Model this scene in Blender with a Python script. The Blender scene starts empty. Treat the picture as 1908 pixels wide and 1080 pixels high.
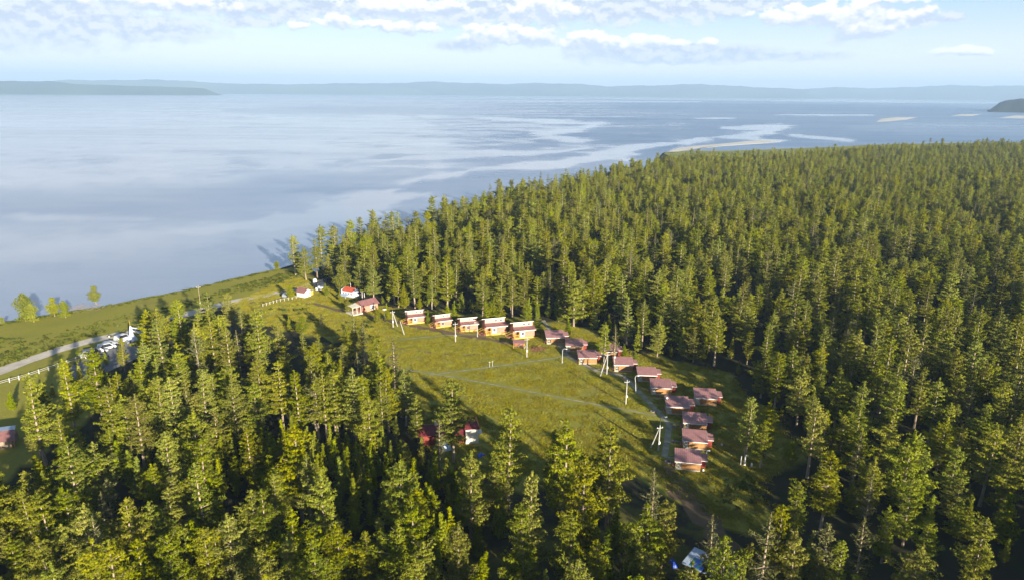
import bpy, bmesh, math, random
import numpy as np
from mathutils import Vector, Matrix
R = math.radians
SC = bpy.context.scene
COL = SC.collection
rnd = random.Random(7)

# ------------------------------------------------------------------ camera
F, CW, CH = 1289.0, 1908, 1080
PITCH, ROLL, CAMZ = R(15.93), R(0.5), 75.0
fw = Vector((0, math.cos(PITCH), -math.sin(PITCH)))
r0 = Vector((1, 0, 0)); u0 = Vector((0, math.sin(PITCH), math.cos(PITCH)))
cr = r0*math.cos(ROLL) + u0*math.sin(ROLL)
cu = -r0*math.sin(ROLL) + u0*math.cos(ROLL)
camd = bpy.data.cameras.new('camera'); cam = bpy.data.objects.new('camera', camd)
COL.objects.link(cam); SC.camera = cam
camd.sensor_width = 36; camd.lens = F/CW*36; camd.clip_start = 1; camd.clip_end = 90000
cam.matrix_world = Matrix(((cr.x, cu.x, -fw.x, 0), (cr.y, cu.y, -fw.y, 0), (cr.z, cu.z, -fw.z, CAMZ), (0, 0, 0, 1)))
def ray(px, py):
    return (fw + cr*((px-CW/2)/F) - cu*((py-CH/2)/F)).normalized()
def g(px, py, z=0.0):
    d = ray(px, py); t = (z-CAMZ)/d.z
    return Vector((d.x*t, d.y*t, z))
def proj(p):
    v = Vector(p)-Vector((0, 0, CAMZ)); w = v.dot(fw)
    return (CW/2+F*v.dot(cr)/w, CH/2-F*v.dot(cu)/w, w) if w > 1 else (-9e9, -9e9, w)

# ------------------------------------------------------------------ node helpers
class NT:
    def __init__(s, tree): s.t = tree; s.n = tree.nodes; s.l = tree.links
    def new(s, typ, **kw):
        n = s.n.new(typ)
        for k, v in kw.items(): setattr(n, k, v)
        return n
    def put(s, sock, v):
        if v is None: return
        if hasattr(v, 'is_linked') or isinstance(v, bpy.types.NodeSocket): s.l.new(v, sock)
        else: sock.default_value = v
    def m(s, op, a, b=None, c=None, clamp=False):
        n = s.new('ShaderNodeMath', operation=op, use_clamp=clamp)
        s.put(n.inputs[0], a); s.put(n.inputs[1], b)
        if c is not None: s.put(n.inputs[2], c)
        return n.outputs[0]
    def vm(s, op, a, b=None):
        n = s.new('ShaderNodeVectorMath', operation=op); s.put(n.inputs[0], a)
        if b is not None: s.put(n.inputs[1], b)
        return n.outputs[0]
    def noise(s, vec, scale, detail=3, rough=.55, dist=0):
        n = s.new('ShaderNodeTexNoise'); s.put(n.inputs['Vector'], vec)
        n.inputs['Scale'].default_value = scale; n.inputs['Detail'].default_value = detail
        n.inputs['Roughness'].default_value = rough; n.inputs['Distortion'].default_value = dist
        return n.outputs['Fac']
    def mix(s, f, a, b, blend='MIX'):
        n = s.new('ShaderNodeMix', data_type='RGBA', blend_type=blend)
        s.put(n.inputs[0], f); s.put(n.inputs[6], a); s.put(n.inputs[7], b)
        return n.outputs[2]
    def rng(s, v, a, b, c=0., d=1., smooth=False):
        n = s.new('ShaderNodeMapRange', interpolation_type='SMOOTHSTEP' if smooth else 'LINEAR'); s.put(n.inputs[0], v)
        for i, x in enumerate((a, b, c, d)): n.inputs[i+1].default_value = x
        return n.outputs[0]
    def comb(s, x, y, z):
        n = s.new('ShaderNodeCombineXYZ'); s.put(n.inputs[0], x); s.put(n.inputs[1], y); s.put(n.inputs[2], z); return n.outputs[0]
def C4(c): return (c[0], c[1], c[2], 1.0)

# ------------------------------------------------------------------ sun, sky
SUN_EL, SUN_AZ = R(14), R(180-31.5)          # azimuth from +Y towards +X
sdir = Vector((math.sin(SUN_AZ)*math.cos(SUN_EL), math.cos(SUN_AZ)*math.cos(SUN_EL), math.sin(SUN_EL)))
sl = bpy.data.lights.new('sun', 'SUN'); sl.energy = 5.0; sl.angle = R(0.6); sl.color = (1.0, 0.90, 0.74)
so = bpy.data.objects.new('sun', sl); COL.objects.link(so)
so.rotation_euler = (-sdir).to_track_quat('-Z', 'Y').to_euler()
SKY_STR = 0.05
wd = bpy.data.worlds.new('World'); SC.world = wd; wd.use_nodes = True
W = NT(wd.node_tree); W.n.clear()
wout = W.new('ShaderNodeOutputWorld'); bg = W.new('ShaderNodeBackground'); W.l.new(bg.outputs[0], wout.inputs[0])
sky = W.new('ShaderNodeTexSky', sky_type='NISHITA'); sky.sun_disc = False
sky.sun_elevation = SUN_EL; sky.sun_rotation = SUN_AZ; sky.altitude = 1600
sky.air_density = 1.0; sky.dust_density = 1.0; sky.ozone_density = 1.5
geo = W.new('ShaderNodeTexCoord'); sep = W.new('ShaderNodeSeparateXYZ')
W.l.new(geo.outputs['Generated'], sep.inputs[0])
sx, sy, sz = sep.outputs
az = W.m('ARCTAN2', sx, sy); el = W.m('ARCSINE', sz)
azd = W.m('MULTIPLY', az, 57.2958); eld = W.m('MULTIPLY', el, 57.2958)
pv = W.comb(azd, W.m('MULTIPLY', eld, 1.6), 0.0)
warp = W.noise(pv, 0.35, 4, .6)
warp2 = W.noise(W.comb(W.m('ADD', azd, 31.0), W.m('MULTIPLY', eld, 1.9), 3.0), 0.5, 4, .6)
azw = W.m('ADD', azd, W.m('MULTIPLY', W.m('SUBTRACT', warp, .5), 3.0))
elw = W.m('ADD', eld, W.m('MULTIPLY', W.m('SUBTRACT', warp2, .5), .9))
fine = W.noise(W.comb(azd, W.m('MULTIPLY', eld, 1.5), 0.0), .85, 7, .56)
fineU = W.noise(W.comb(W.m('ADD', azd, .12), W.m('MULTIPLY', W.m('ADD', eld, .42), 1.5), 0.0), .85, 7, .56)
def blobs(lst):
    out = None
    for (cx, cy, rx, ry, wt) in lst:
        d = ray(cx, cy); a = math.degrees(math.atan2(d.x, d.y)); e = math.degrees(math.asin(d.z))
        dx = W.m('MULTIPLY', W.m('SUBTRACT', azw, a), F/57.3/rx)
        dy = W.m('MULTIPLY', W.m('SUBTRACT', elw, e), F/57.3/ry)
        q = W.m('SUBTRACT', 1.0, W.m('ADD', W.m('MULTIPLY', dx, dx), W.m('MULTIPLY', dy, dy)))
        q = W.m('MULTIPLY', q, wt)
        out = q if out is None else W.m('MAXIMUM', out, q)
    return W.m('MAXIMUM', out, -1.5)
STR = [(500,0,330,30,1),(900,-12,330,52,1),(1190,-4,290,40,1),(250,52,120,20,.6),(1240,102,170,17,.9),(1400,106,140,8,.6),
       (870,84,50,11,.8),(460,40,60,9,.7),(1705,34,50,13,.6),(1770,34,22,7,.6),(60,20,160,50,.7),(1060,-30,420,40,1)]
CUM = [(1010,14,75,22,1),(760,12,120,17,1),(955,66,105,20,1),(1100,76,60,18,1),(1190,80,50,15,1),(1245,82,35,12,.9),(1320,78,20,12,1),
       (1600,42,62,32,1.1),(1470,28,60,15,.9),(1540,32,60,20,1),(630,40,42,13,.9),(760,52,62,12,.9),(690,46,40,8,.7),(550,48,20,8,.8),
       (1800,95,38,9,.9),(1710,20,40,10,.5),(300,5,110,14,.7),(1660,0,60,8,.7)]
st_f = W.m('ADD', blobs(STR), W.m('MULTIPLY', W.m('SUBTRACT', fine, .5), 3.0))
cu_f = W.m('ADD', blobs(CUM), W.m('MULTIPLY', W.m('SUBTRACT', fine, .5), 3.0))
keep_el = elw; elw = W.m('ADD', elw, .42)
cu_u = W.m('ADD', blobs(CUM), W.m('MULTIPLY', W.m('SUBTRACT', fineU, .5), 3.0)); elw = keep_el
st_m = W.rng(st_f, -.55, .45, 0, .95, True); cu_m = W.rng(cu_f, -.1, .5, 0, 1, True)
# scattered clouds over the rest of the sky
hi = W.noise(W.comb(W.m('DIVIDE', sx, W.m('ADD', W.m('ABSOLUTE', sz), .12)), W.m('DIVIDE', sy, W.m('ADD', W.m('ABSOLUTE', sz), .12)), 0.0), .9, 6, .6)
hi_m = W.m('MULTIPLY', W.rng(hi, .55, .72, 0, .45, True), W.rng(eld, 7.5, 12, 0, 1, True))
lit = W.rng(W.m('SUBTRACT', cu_f, cu_u), -.35, .75, 0, 1)
lit_s = W.rng(W.m('SUBTRACT', fine, fineU), -.08, .08, 0, 1)
SKYC = W.mix(0.35, sky.outputs[0], C4((7, 8.0, 9)))
skyc = W.mix(W.rng(eld, 0.0, 7.0, .82, .45), sky.outputs[0], W.mix(W.rng(eld, 1.2, 7.0, 0, 1, True), C4((9.5, 9.1, 8.6)), C4((4.9, 6.5, 8.4))))
skyc = W.mix(W.rng(eld, 7.0, 26.0, 0.0, 1.0), skyc, sky.outputs[0])
# pale rain veil to the left of the view
veil = W.m('MULTIPLY', W.rng(azd, -14, -34, 0, .65, True), W.rng(eld, 22, 6, 0, 1, True))
skyc = W.mix(veil, skyc, C4((8.3, 8.2, 8.2)))
c1 = W.mix(st_m, skyc, W.mix(W.m('MULTIPLY', lit_s, .6), C4((4.5, 5.0, 6.1)), C4((8.0, 8.0, 8.3))))
c2 = W.mix(cu_m, c1, W.mix(lit, C4((5.0, 5.5, 6.7)), C4((9.6, 9.1, 8.5))))
c3 = W.mix(hi_m, c2, C4((7.2, 7.2, 7.4)))
W.l.new(c3, bg.inputs[0]); bg.inputs[1].default_value = SKY_STR
SC.view_settings.view_transform = 'Standard'; SC.view_settings.look = 'None'
SC.view_settings.gamma = 1; SC.view_settings.use_curve_mapping = False
SC.view_settings.exposure = 1.55
SC.render.engine = 'CYCLES'
cy = SC.cycles
cy.max_bounces = 5; cy.diffuse_bounces = 2; cy.glossy_bounces = 2; cy.transmission_bounces = 2; cy.volume_bounces = 0
cy.transparent_max_bounces = 4; cy.use_denoising = True; cy.caustics_reflective = False; cy.caustics_refractive = False

# ------------------------------------------------------------------ object helpers
def link(o, parent=None):
    COL.objects.link(o)
    if parent is not None: o.parent = parent
    return o
def mesh_obj(name, me, mat=None, parent=None):
    if mat is not None:
        me.materials.clear()
        for x in (mat if isinstance(mat, (list, tuple)) else [mat]): me.materials.append(x)
    return link(bpy.data.objects.new(name, me), parent)
def pydata(name, v, f, mat, parent=None, smooth=False):
    me = bpy.data.meshes.new(name); me.from_pydata([tuple(x) for x in v], [], f); me.update()
    if smooth: me.shade_smooth()
    return mesh_obj(name, me, mat, parent)
def thing(name, label, cat, loc=(0, 0, 0), rot=0.0, group=None, kind=None, scale=1.0):
    o = bpy.data.objects.new(name, None); link(o); o.empty_display_size = .5
    o.location = loc; o.rotation_euler = (0, 0, rot); o.scale = (scale,)*3
    return tag(o, label, cat, group, kind)
def tag(o, label=None, cat=None, group=None, kind=None):
    if label: o['label'] = label
    if cat: o['category'] = cat
    if group: o['group'] = group
    if kind: o['kind'] = kind
    return o
class MB:
    """collects boxes, tubes, prisms and links them as one mesh object"""
    def __init__(s): s.v = []; s.f = []
    def add(s, v, f):
        n = len(s.v); s.v += [tuple(x) for x in v]; s.f += [tuple(i+n for i in q) for q in f]; return s
    def box(s, x0, x1, y0, y1, z0, z1):
        return s.add([(x0,y0,z0),(x1,y0,z0),(x1,y1,z0),(x0,y1,z0),(x0,y0,z1),(x1,y0,z1),(x1,y1,z1),(x0,y1,z1)],
                     [(0,3,2,1),(4,5,6,7),(0,1,5,4),(1,2,6,5),(2,3,7,6),(3,0,4,7)])
    def slab(s, quad, t):
        """four top corners (counter-clockwise from above) and a thickness downwards"""
        q = [Vector(p) for p in quad]; lo = [p-Vector((0, 0, t)) for p in q]
        return s.add(lo+q, [(0,3,2,1),(4,5,6,7),(0,1,5,4),(1,2,6,5),(2,3,7,6),(3,0,4,7)])
    def tube(s, pts, rad, n=6, cap=True):
        pts = [Vector(p) for p in pts]; m = len(pts)
        rad = rad if isinstance(rad, (list, tuple)) else [rad]*m
        base = len(s.v); ref = None
        for i, p in enumerate(pts):
            d = (pts[min(i+1, m-1)]-pts[max(i-1, 0)]).normalized()
            if ref is None or abs(d.dot(ref)) > .95: ref = Vector((1, 0, 0)) if abs(d.x) < .8 else Vector((0, 1, 0))
            a = d.cross(ref).normalized(); b = d.cross(a)
            for k in range(n):
                t = 2*math.pi*k/n; s.v.append(tuple(p+(a*math.cos(t)+b*math.sin(t))*rad[i]))
        for i in range(m-1):
            for k in range(n):
                a0 = base+i*n+k; a1 = base+i*n+(k+1) % n
                s.f.append((a0, a1, a1+n, a0+n))
        if cap:
            s.f.append(tuple(base+k for k in range(n))[::-1]); s.f.append(tuple(base+(m-1)*n+k for k in range(n)))
        return s
    def bar(s, a, b, w=.06):
        return s.tube([a, b], w, 4)
    def lathe(s, prof, n=12, c=(0, 0, 0)):
        base = len(s.v)
        for (r, z) in prof:
            for k in range(n):
                t = 2*math.pi*k/n; s.v.append((c[0]+r*math.cos(t), c[1]+r*math.sin(t), c[2]+z))
        for i in range(len(prof)-1):
            for k in range(n):
                a0 = base+i*n+k; a1 = base+i*n+(k+1) % n; s.f.append((a0, a1, a1+n, a0+n))
        s.f.append(tuple(base+k for k in range(n))[::-1]); s.f.append(tuple(base+(len(prof)-1)*n+k for k in range(n)))
        return s
    def build(s, name, mat, parent=None, smooth=False):
        return pydata(name, s.v, s.f, mat, parent, smooth)
def copy_tree(o, parent=None):
    c = o.copy(); COL.objects.link(c); c.parent = parent
    for ch in list(KIDS.get(o.name, [])): KIDS.setdefault(c.name, []).append(copy_tree(ch, c))
    return c
KIDS = {}
def index_kids(root):
    for ch in root.children: KIDS.setdefault(root.name, []).append(ch); index_kids(ch)

# ------------------------------------------------------------------ materials
def mat(name, col, rough=.8, var=.25, scale=2.0, col2=None, bump=0., bscale=8., metallic=0., spec=.3, coord='Object', objvar=0.):
    m = bpy.data.materials.new(name); m.use_nodes = True; T = NT(m.node_tree)
    p = T.n['Principled BSDF']; tc = T.new('ShaderNodeTexCoord')
    vec = tc.outputs['Object'] if coord == 'Object' else T.new('ShaderNodeNewGeometry').outputs['Position']
    n1 = T.noise(vec, scale, 5, .6)
    c2 = col2 or tuple(x*(1-var) for x in col)
    base = T.mix(T.rng(n1, .35, .65), C4(col), C4(c2))
    if objvar:
        oi = T.new('ShaderNodeObjectInfo'); hs = T.new('ShaderNodeHueSaturation')
        T.l.new(base, hs.inputs['Color']); T.l.new(T.rng(oi.outputs['Random'], 0, 1, 1-objvar, 1+objvar), hs.inputs['Value']); base = hs.outputs[0]
    T.l.new(base, p.inputs['Base Color'])
    p.inputs['Roughness'].default_value = rough; p.inputs['Metallic'].default_value = metallic
    p.inputs['Specular IOR Level'].default_value = spec
    if bump:
        b = T.new('ShaderNodeBump'); b.inputs['Strength'].default_value = bump; b.inputs['Distance'].default_value = .05
        T.l.new(T.noise(vec, bscale, 4, .6), b.inputs['Height']); T.l.new(b.outputs[0], p.inputs['Normal'])
    return m
def leaf_mat(name, c1, c2, c3):
    m = bpy.data.materials.new(name); m.use_nodes = True; T = NT(m.node_tree); T.n.clear()
    out = T.new('ShaderNodeOutputMaterial'); tc = T.new('ShaderNodeTexCoord'); oi = T.new('ShaderNodeObjectInfo')
    n1 = T.noise(tc.outputs['Object'], .45, 3, .6); n2 = T.noise(tc.outputs['Object'], 2.2, 2, .5)
    a = T.mix(T.rng(n1, .38, .62), C4(c1), C4(c2))
    a = T.mix(T.rng(n2, .45, .75, 0, .6), a, C4(c3))
    hs = T.new('ShaderNodeHueSaturation'); T.l.new(a, hs.inputs['Color'])
    T.l.new(T.rng(oi.outputs['Random'], 0, 1, .482, .512), hs.inputs['Hue'])
    rv = T.m('FRACT', T.m('MULTIPLY', oi.outputs['Random'], 17.31)); T.l.new(T.rng(rv, 0, 1, .68, 1.12), hs.inputs['Value'])
    T.l.new(T.rng(T.m('FRACT', T.m('MULTIPLY', oi.outputs['Random'], 41.7)), 0, 1, .95, 1.15), hs.inputs['Saturation'])
    d = T.new('ShaderNodeBsdfDiffuse'); t = T.new('ShaderNodeBsdfTranslucent'); ms = T.new('ShaderNodeMixShader')
    T.l.new(hs.outputs[0], d.inputs[0]); T.l.new(T.mix(.5, hs.outputs[0], C4((.16, .2, .02))), t.inputs[0]); ms.inputs[0].default_value = .16
    T.l.new(d.outputs[0], ms.inputs[1]); T.l.new(t.outputs[0], ms.inputs[2]); T.l.new(ms.outputs[0], out.inputs[0])
    return m
M = {}
M['needle'] = leaf_mat('larch_needles', (.270, .280, .030), (.150, .180, .025), (.32, .32, .048))
M['needle_young'] = leaf_mat('young_larch_needles', (.25, .27, .024), (.165, .20, .022), (.30, .30, .035))
M['needle_sparse'] = leaf_mat('thin_larch_needles', (.175, .175, .055), (.105, .12, .045), (.22, .21, .08))
M['bark'] = mat('larch_bark', (.40, .31, .22), .9, .45, 3.0, objvar=.25)
M['bush'] = leaf_mat('shore_shrub_leaves', (.13, .15, .028), (.07, .095, .02), (.17, .17, .04))
M['log'] = mat('honey_log_wood', (.45, .24, .09), .6, .3, 1.5, bump=.2, objvar=.1)
M['yellow'] = mat('yellow_varnished_wood', (.62, .40, .07), .5, .15, 3)
M['orange'] = mat('orange_timber_siding', (.55, .245, .165), .6, .15, 1.2, objvar=.08)
M['pinkwall'] = mat('pale_pink_siding', (.60, .38, .30), .6, .1, 2)
M['white'] = mat('white_paint', (.70, .68, .65), .5, .1, 2)
M['cream'] = mat('cream_plaster', (.70, .66, .55), .7, .12, 1.2)
M['redroof'] = mat('faded_red_sheet_roof', (.39, .195, .18), .42, .22, .8, spec=.5, objvar=.12)
M['brownroof'] = mat('red_brown_sheet_roof', (.27, .13, .12), .45, .25, .8, spec=.5, objvar=.08)
M['darkroof'] = mat('dark_red_roof', (.17, .03, .035), .4, .25, .7, spec=.5)
M['redwall'] = mat('dark_red_cladding', (.24, .045, .03), .6, .2, 2)
M['glass'] = mat('window_glass', (.03, .035, .045), .08, .2, 4, spec=.8)
M['dark'] = mat('dark_opening', (.03, .022, .018), .9, .3, 4)
M['deck'] = mat('red_brown_deck_boards', (.36, .15, .09), .7, .25, 3)
M['concrete'] = mat('pale_concrete', (.45, .43, .38), .85, .15, 3)
M['path'] = mat('worn_concrete_path', (.36, .34, .24), .9, .5, .5, coord='P')
M['metalw'] = mat('white_galvanised_steel', (.54, .54, .52), .4, .1, 3, spec=.5)
M['lampglass'] = mat('frosted_globe_glass', (.85, .85, .82), .3, .03, 3)
M['sand'] = mat('pale_sand', (.62, .60, .57), .95, .2, .02, col2=(.52, .51, .44), coord='P')
M['bluew'] = mat('pale_blue_cladding', (.55, .64, .78), .6, .15, 1.5)
M['redtin'] = mat('bright_red_tin_roof', (.50, .10, .055), .45, .2, 1, spec=.5)
M['blue'] = mat('blue_plastic_sheet', (.02, .07, .42), .45, .2, 2, spec=.5)
M['teal'] = mat('teal_sheet', (.03, .20, .28), .45, .3, 1.5, spec=.5)
M['palesheet'] = mat('pale_weathered_sheet', (.42, .52, .66), .45, .25, 1.5, spec=.5)
M['tyre'] = mat('black_rubber', (.02, .02, .02), .8, .2, 4)
M['carwhite'] = mat('white_car_paint', (.56, .57, .60), .25, .05, 2, spec=.5)
M['carsilver'] = mat('silver_car_paint', (.30, .32, .35), .25, .05, 2, spec=.5)  # silver darkened to stand in for shade on the parked cars
M['cardark'] = mat('dark_car_paint', (.05, .055, .07), .25, .1, 2, spec=.5)
M['scarf'] = mat('pale_blue_silk_scarves', (.50, .62, .80), .6, .35, 2.5, col2=(.72, .72, .80))
M['stone'] = mat('grey_stones', (.30, .29, .27), .9, .4, 2)
M['rail'] = mat('weathered_white_wood', (.54, .52, .47), .8, .25, 3)
M['brush'] = mat('reddish_brushwood', (.30, .13, .08), .9, .4, 3)
M['person'] = mat('dark_clothing', (.05, .05, .07), .9, .2, 4)

# ground: grass, forest litter, shore meadow, blended by a per-vertex mask
def ground_mat():
    m = bpy.data.materials.new('grassland'); m.use_nodes = True; T = NT(m.node_tree); p = T.n['Principled BSDF']
    pos = T.new('ShaderNodeNewGeometry').outputs['Position']
    big = T.noise(pos, .02, 5, .6, .6); mid = T.noise(pos, .12, 5, .62); fin = T.noise(pos, 1.4, 5, .65)
    a = T.mix(T.rng(big, .4, .62), C4((.290, .265, .040)), C4((.225, .22, .034)))
    a = T.mix(T.rng(mid, .45, .72, 0, .25), a, C4((.32, .27, .06)))
    a = T.mix(T.rng(fin, .35, .7, 0, .45), a, C4((.15, .165, .026)))
    # worn earth patches
    wv = T.noise(pos, .035, 6, .7, 1.2)
    a = T.mix(T.rng(wv, .56, .72, 0, .4), a, C4((.17, .13, .075)))
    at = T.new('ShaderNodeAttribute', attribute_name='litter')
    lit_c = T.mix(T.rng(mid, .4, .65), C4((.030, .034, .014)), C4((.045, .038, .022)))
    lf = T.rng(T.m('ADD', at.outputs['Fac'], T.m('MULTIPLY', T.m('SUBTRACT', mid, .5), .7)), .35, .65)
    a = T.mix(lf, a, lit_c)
    T.l.new(a, p.inputs['Base Color']); p.inputs['Roughness'].default_value = .95; p.inputs['Specular IOR Level'].default_value = .1
    b = T.new('ShaderNodeBump'); b.inputs['Strength'].default_value = .35; b.inputs['Distance'].default_value = .2
    T.l.new(T.m('ADD', T.m('MULTIPLY', T.noise(pos, .45, 3, .6), 1.2), T.m('MULTIPLY', fin, .5)), b.inputs['Height']); T.l.new(b.outputs[0], p.inputs['Normal'])
    return m
M['ground'] = ground_mat()
def road_mat():
    m = bpy.data.materials.new('dirt_road'); m.use_nodes = True; T = NT(m.node_tree); p = T.n['Principled BSDF']
    pos = T.new('ShaderNodeNewGeometry').outputs['Position']
    n = T.noise(pos, .5, 6, .65); n2 = T.noise(pos, .09, 4, .6)
    a = T.mix(T.rng(n, .35, .65), C4((.60, .54, .46)), C4((.46, .41, .34)))
    a = T.mix(T.rng(n2, .5, .7, 0, .5), a, C4((.28, .25, .19)))
    T.l.new(a, p.inputs['Base Color']); p.inputs['Roughness'].default_value = .95
    b = T.new('ShaderNodeBump'); b.inputs['Strength'].default_value = .5; b.inputs['Distance'].default_value = .1
    T.l.new(n, b.inputs['Height']); T.l.new(b.outputs[0], p.inputs['Normal']); return m
M['road'] = road_mat()
M['track'] = mat('bare_earth_track', (.17, .115, .06), .95, .3, .4, coord='P')
M['gravel'] = mat('grey_gravel_lot', (.22, .22, .22), .95, .25, .5, coord='P')

# ------------------------------------------------------------------ 2-D helpers
def pts2(pix, z=0.0): return [Vector((g(x, y, z).x, g(x, y, z).y)) for x, y in pix]
def inside(p, poly):
    x, y = p[0], p[1]; c = False; n = len(poly); j = n-1
    for i in range(n):
        xi, yi = poly[i][0], poly[i][1]; xj, yj = poly[j][0], poly[j][1]
        if (yi > y) != (yj > y) and x < (xj-xi)*(y-yi)/(yj-yi)+xi: c = not c
        j = i
    return c
def resample(pts, step, jit=0., seed=1):
    r = random.Random(seed); out = []
    for a, b in zip(pts[:-1], pts[1:]):
        n = max(1, int((b-a).length/step)); nrm = (b-a).normalized(); nrm = Vector((-nrm.y, nrm.x))
        for k in range(n): out.append(a.lerp(b, k/n)+nrm*r.uniform(-jit, jit))
    out.append(pts[-1]); return out
def smooth_line(pts, it=2):
    for _ in range(it):
        q = [pts[0]]
        for a, b in zip(pts[:-1], pts[1:]): q += [a.lerp(b, .25), a.lerp(b, .75)]
        q.append(pts[-1]); pts = q
    return pts

# ------------------------------------------------------------------ land
SHORE = pts2([(-420, 668), (-150, 628), (0, 601), (100, 584), (200, 568), (300, 549), (400, 527), (480, 509), (530, 497), (566, 486)], -1.1)
SHORE += pts2([(585, 462), (630, 440), (690, 408), (760, 398), (830, 378), (900, 354), (960, 339), (1060, 324), (1130, 312), (1190, 303), (1208, 293)], 10)
SHORE += pts2([(1236, 284.5), (1290, 282.5), (1350, 282.5), (1420, 280), (1480, 277.5), (1550, 275), (1620, 271), (1750, 268), (1908, 266)], -1.1)
SHORE += [Vector((1600, 1250)), Vector((3200, 1250))]
SHORE = [Vector((-3000, SHORE[0].y-900))] + SHORE
shore = resample(SHORE, 6, .9, 5)
def offset(line, d):
    out = []
    for i, p in enumerate(line):
        t = (line[min(i+2, len(line)-1)]-line[max(i-2, 0)]).normalized(); out.append(p+Vector((-t.y, t.x))*d)
    return out
inl = offset(shore, -4.0); sub = offset(shore, 25)
# forest / clearing outlines (pixels of the ground -> metres)
LAWN = pts2([(430, 566), (492, 606), (590, 626), (650, 640), (722, 664), (768, 722), (786, 792), (800, 850), (900, 888), (1050, 884), (1190, 884),
             (1250, 912), (1330, 960), (1392, 1010), (1424, 960), (1436, 890), (1500, 838), (1452, 775), (1400, 745), (1362, 695), (1255, 672), (1160, 650), (1110, 625),
             (1050, 603), (950, 596), (860, 588), (745, 576), (700, 566), (640, 552), (612, 532), (590, 524), (540, 515), (500, 535)])
LAKESIDE = pts2([(-400, 860), (-200, 800), (0, 722), (140, 668), (200, 662), (262, 640), (330, 602), (430, 572), (540, 545), (590, 528), (572, 500), (540, 498), (400, 520), (200, 560), (0, 595), (-400, 660)])
LEFTOPEN = pts2([(-300, 830), (0, 716), (120, 678), (160, 706), (176, 740), (150, 790), (96, 800), (60, 860), (20, 905), (-120, 960), (-500, 1020)])
PARK = pts2([(118, 690), (160, 668), (205, 640), (262, 634), (262, 664), (205, 690), (150, 712)])
SPARSE_R = pts2([(1400, 760), (1500, 820), (1560, 900), (1640, 965), (1908, 1010), (2100, 1080), (1800, 1400), (1500, 1500), (1330, 1300), (1340, 1010), (1420, 960)])
SPARSE_B = pts2([(860, 880), (1250, 905), (1390, 1010), (1400, 1200), (1200, 1500), (900, 1300), (830, 1000)])
YOUNG = pts2([(190, 850), (330, 838), (470, 835), (620, 842), (760, 846), (870, 872), (900, 930), (900, 1000), (860, 1080), (780, 1110), (760, 1000), (600, 960), (420, 930), (300, 940), (230, 900)])
MARSH = pts2([(1208, 293), (1236, 284.5), (1350, 282.5), (1480, 277.5), (1560, 275)]) + [Vector((520, 930)), Vector((330, 850))]
SHX = [q.x for q in sorted(inl, key=lambda q: q.x)]; SHY = [q.y for q in sorted(inl, key=lambda q: q.x)]
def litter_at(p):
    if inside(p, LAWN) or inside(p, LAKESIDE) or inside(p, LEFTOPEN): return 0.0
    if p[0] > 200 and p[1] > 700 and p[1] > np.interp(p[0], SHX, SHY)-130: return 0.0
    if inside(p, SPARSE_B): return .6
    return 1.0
def build_land():
    bm = bmesh.new(); lay = bm.verts.layers.float.new('litter')
    ring = inl; z0 = [bm.verts.new((p.x, p.y, 0)) for p in ring]
    z1 = [bm.verts.new((p.x, p.y, -1.15)) for p in shore]
    z2 = [bm.verts.new((p.x, p.y, -5)) for p in sub]
    for a, b in ((z0, z1), (z1, z2)):
        for i in range(len(a)-1): bm.faces.new((a[i], a[i+1], b[i+1], b[i]))
    far = [bm.verts.new((3200, -3500, 0)), bm.verts.new((-3000, -3500, 0))]
    es = [bm.edges.new((z0[i], z0[i+1])) if bm.edges.get((z0[i], z0[i+1])) is None else bm.edges.get((z0[i], z0[i+1])) for i in range(len(z0)-1)]
    es += [bm.edges.new((z0[-1], far[0])), bm.edges.new((far[0], far[1])), bm.edges.new((far[1], z0[0]))]
    # interior points follow the clearing outlines so that the turf/litter mask has edges
    bmesh.ops.triangle_fill(bm, edges=es, use_beauty=True)
    # refine the near part: subdivide long edges within view
    for it in range(9):
        L = []
        for e in bm.edges:
            c = (e.verts[0].co+e.verts[1].co)/2
            if c.z < -.01: continue
            ln = e.calc_length(); near = (-260 < c.x < 420 and 40 < c.y < 420)
            a, b = e.verts[0].co, e.verts[1].co
            if ln > 1200 or (ln > 9 and near) or (ln > 60 and min(a.x, b.x) < 700 and max(a.x, b.x) > -500 and max(a.y, b.y) > 0): L.append(e)
        if not L: break
        bmesh.ops.subdivide_edges(bm, edges=L, cuts=1, use_grid_fill=False)
        bmesh.ops.triangulate(bm, faces=[f for f in bm.faces if len(f.verts) > 4])
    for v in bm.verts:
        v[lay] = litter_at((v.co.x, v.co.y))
    bmesh.ops.triangulate(bm, faces=bm.faces)
    bmesh.ops.recalc_face_normals(bm, faces=bm.faces)
    if sum(f.normal.z for f in bm.faces) < 0: bmesh.ops.reverse_faces(bm, faces=bm.faces)
    me = bpy.data.meshes.new('ground'); bm.to_mesh(me); bm.free()
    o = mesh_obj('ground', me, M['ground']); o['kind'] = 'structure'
    return o
build_land()

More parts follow.
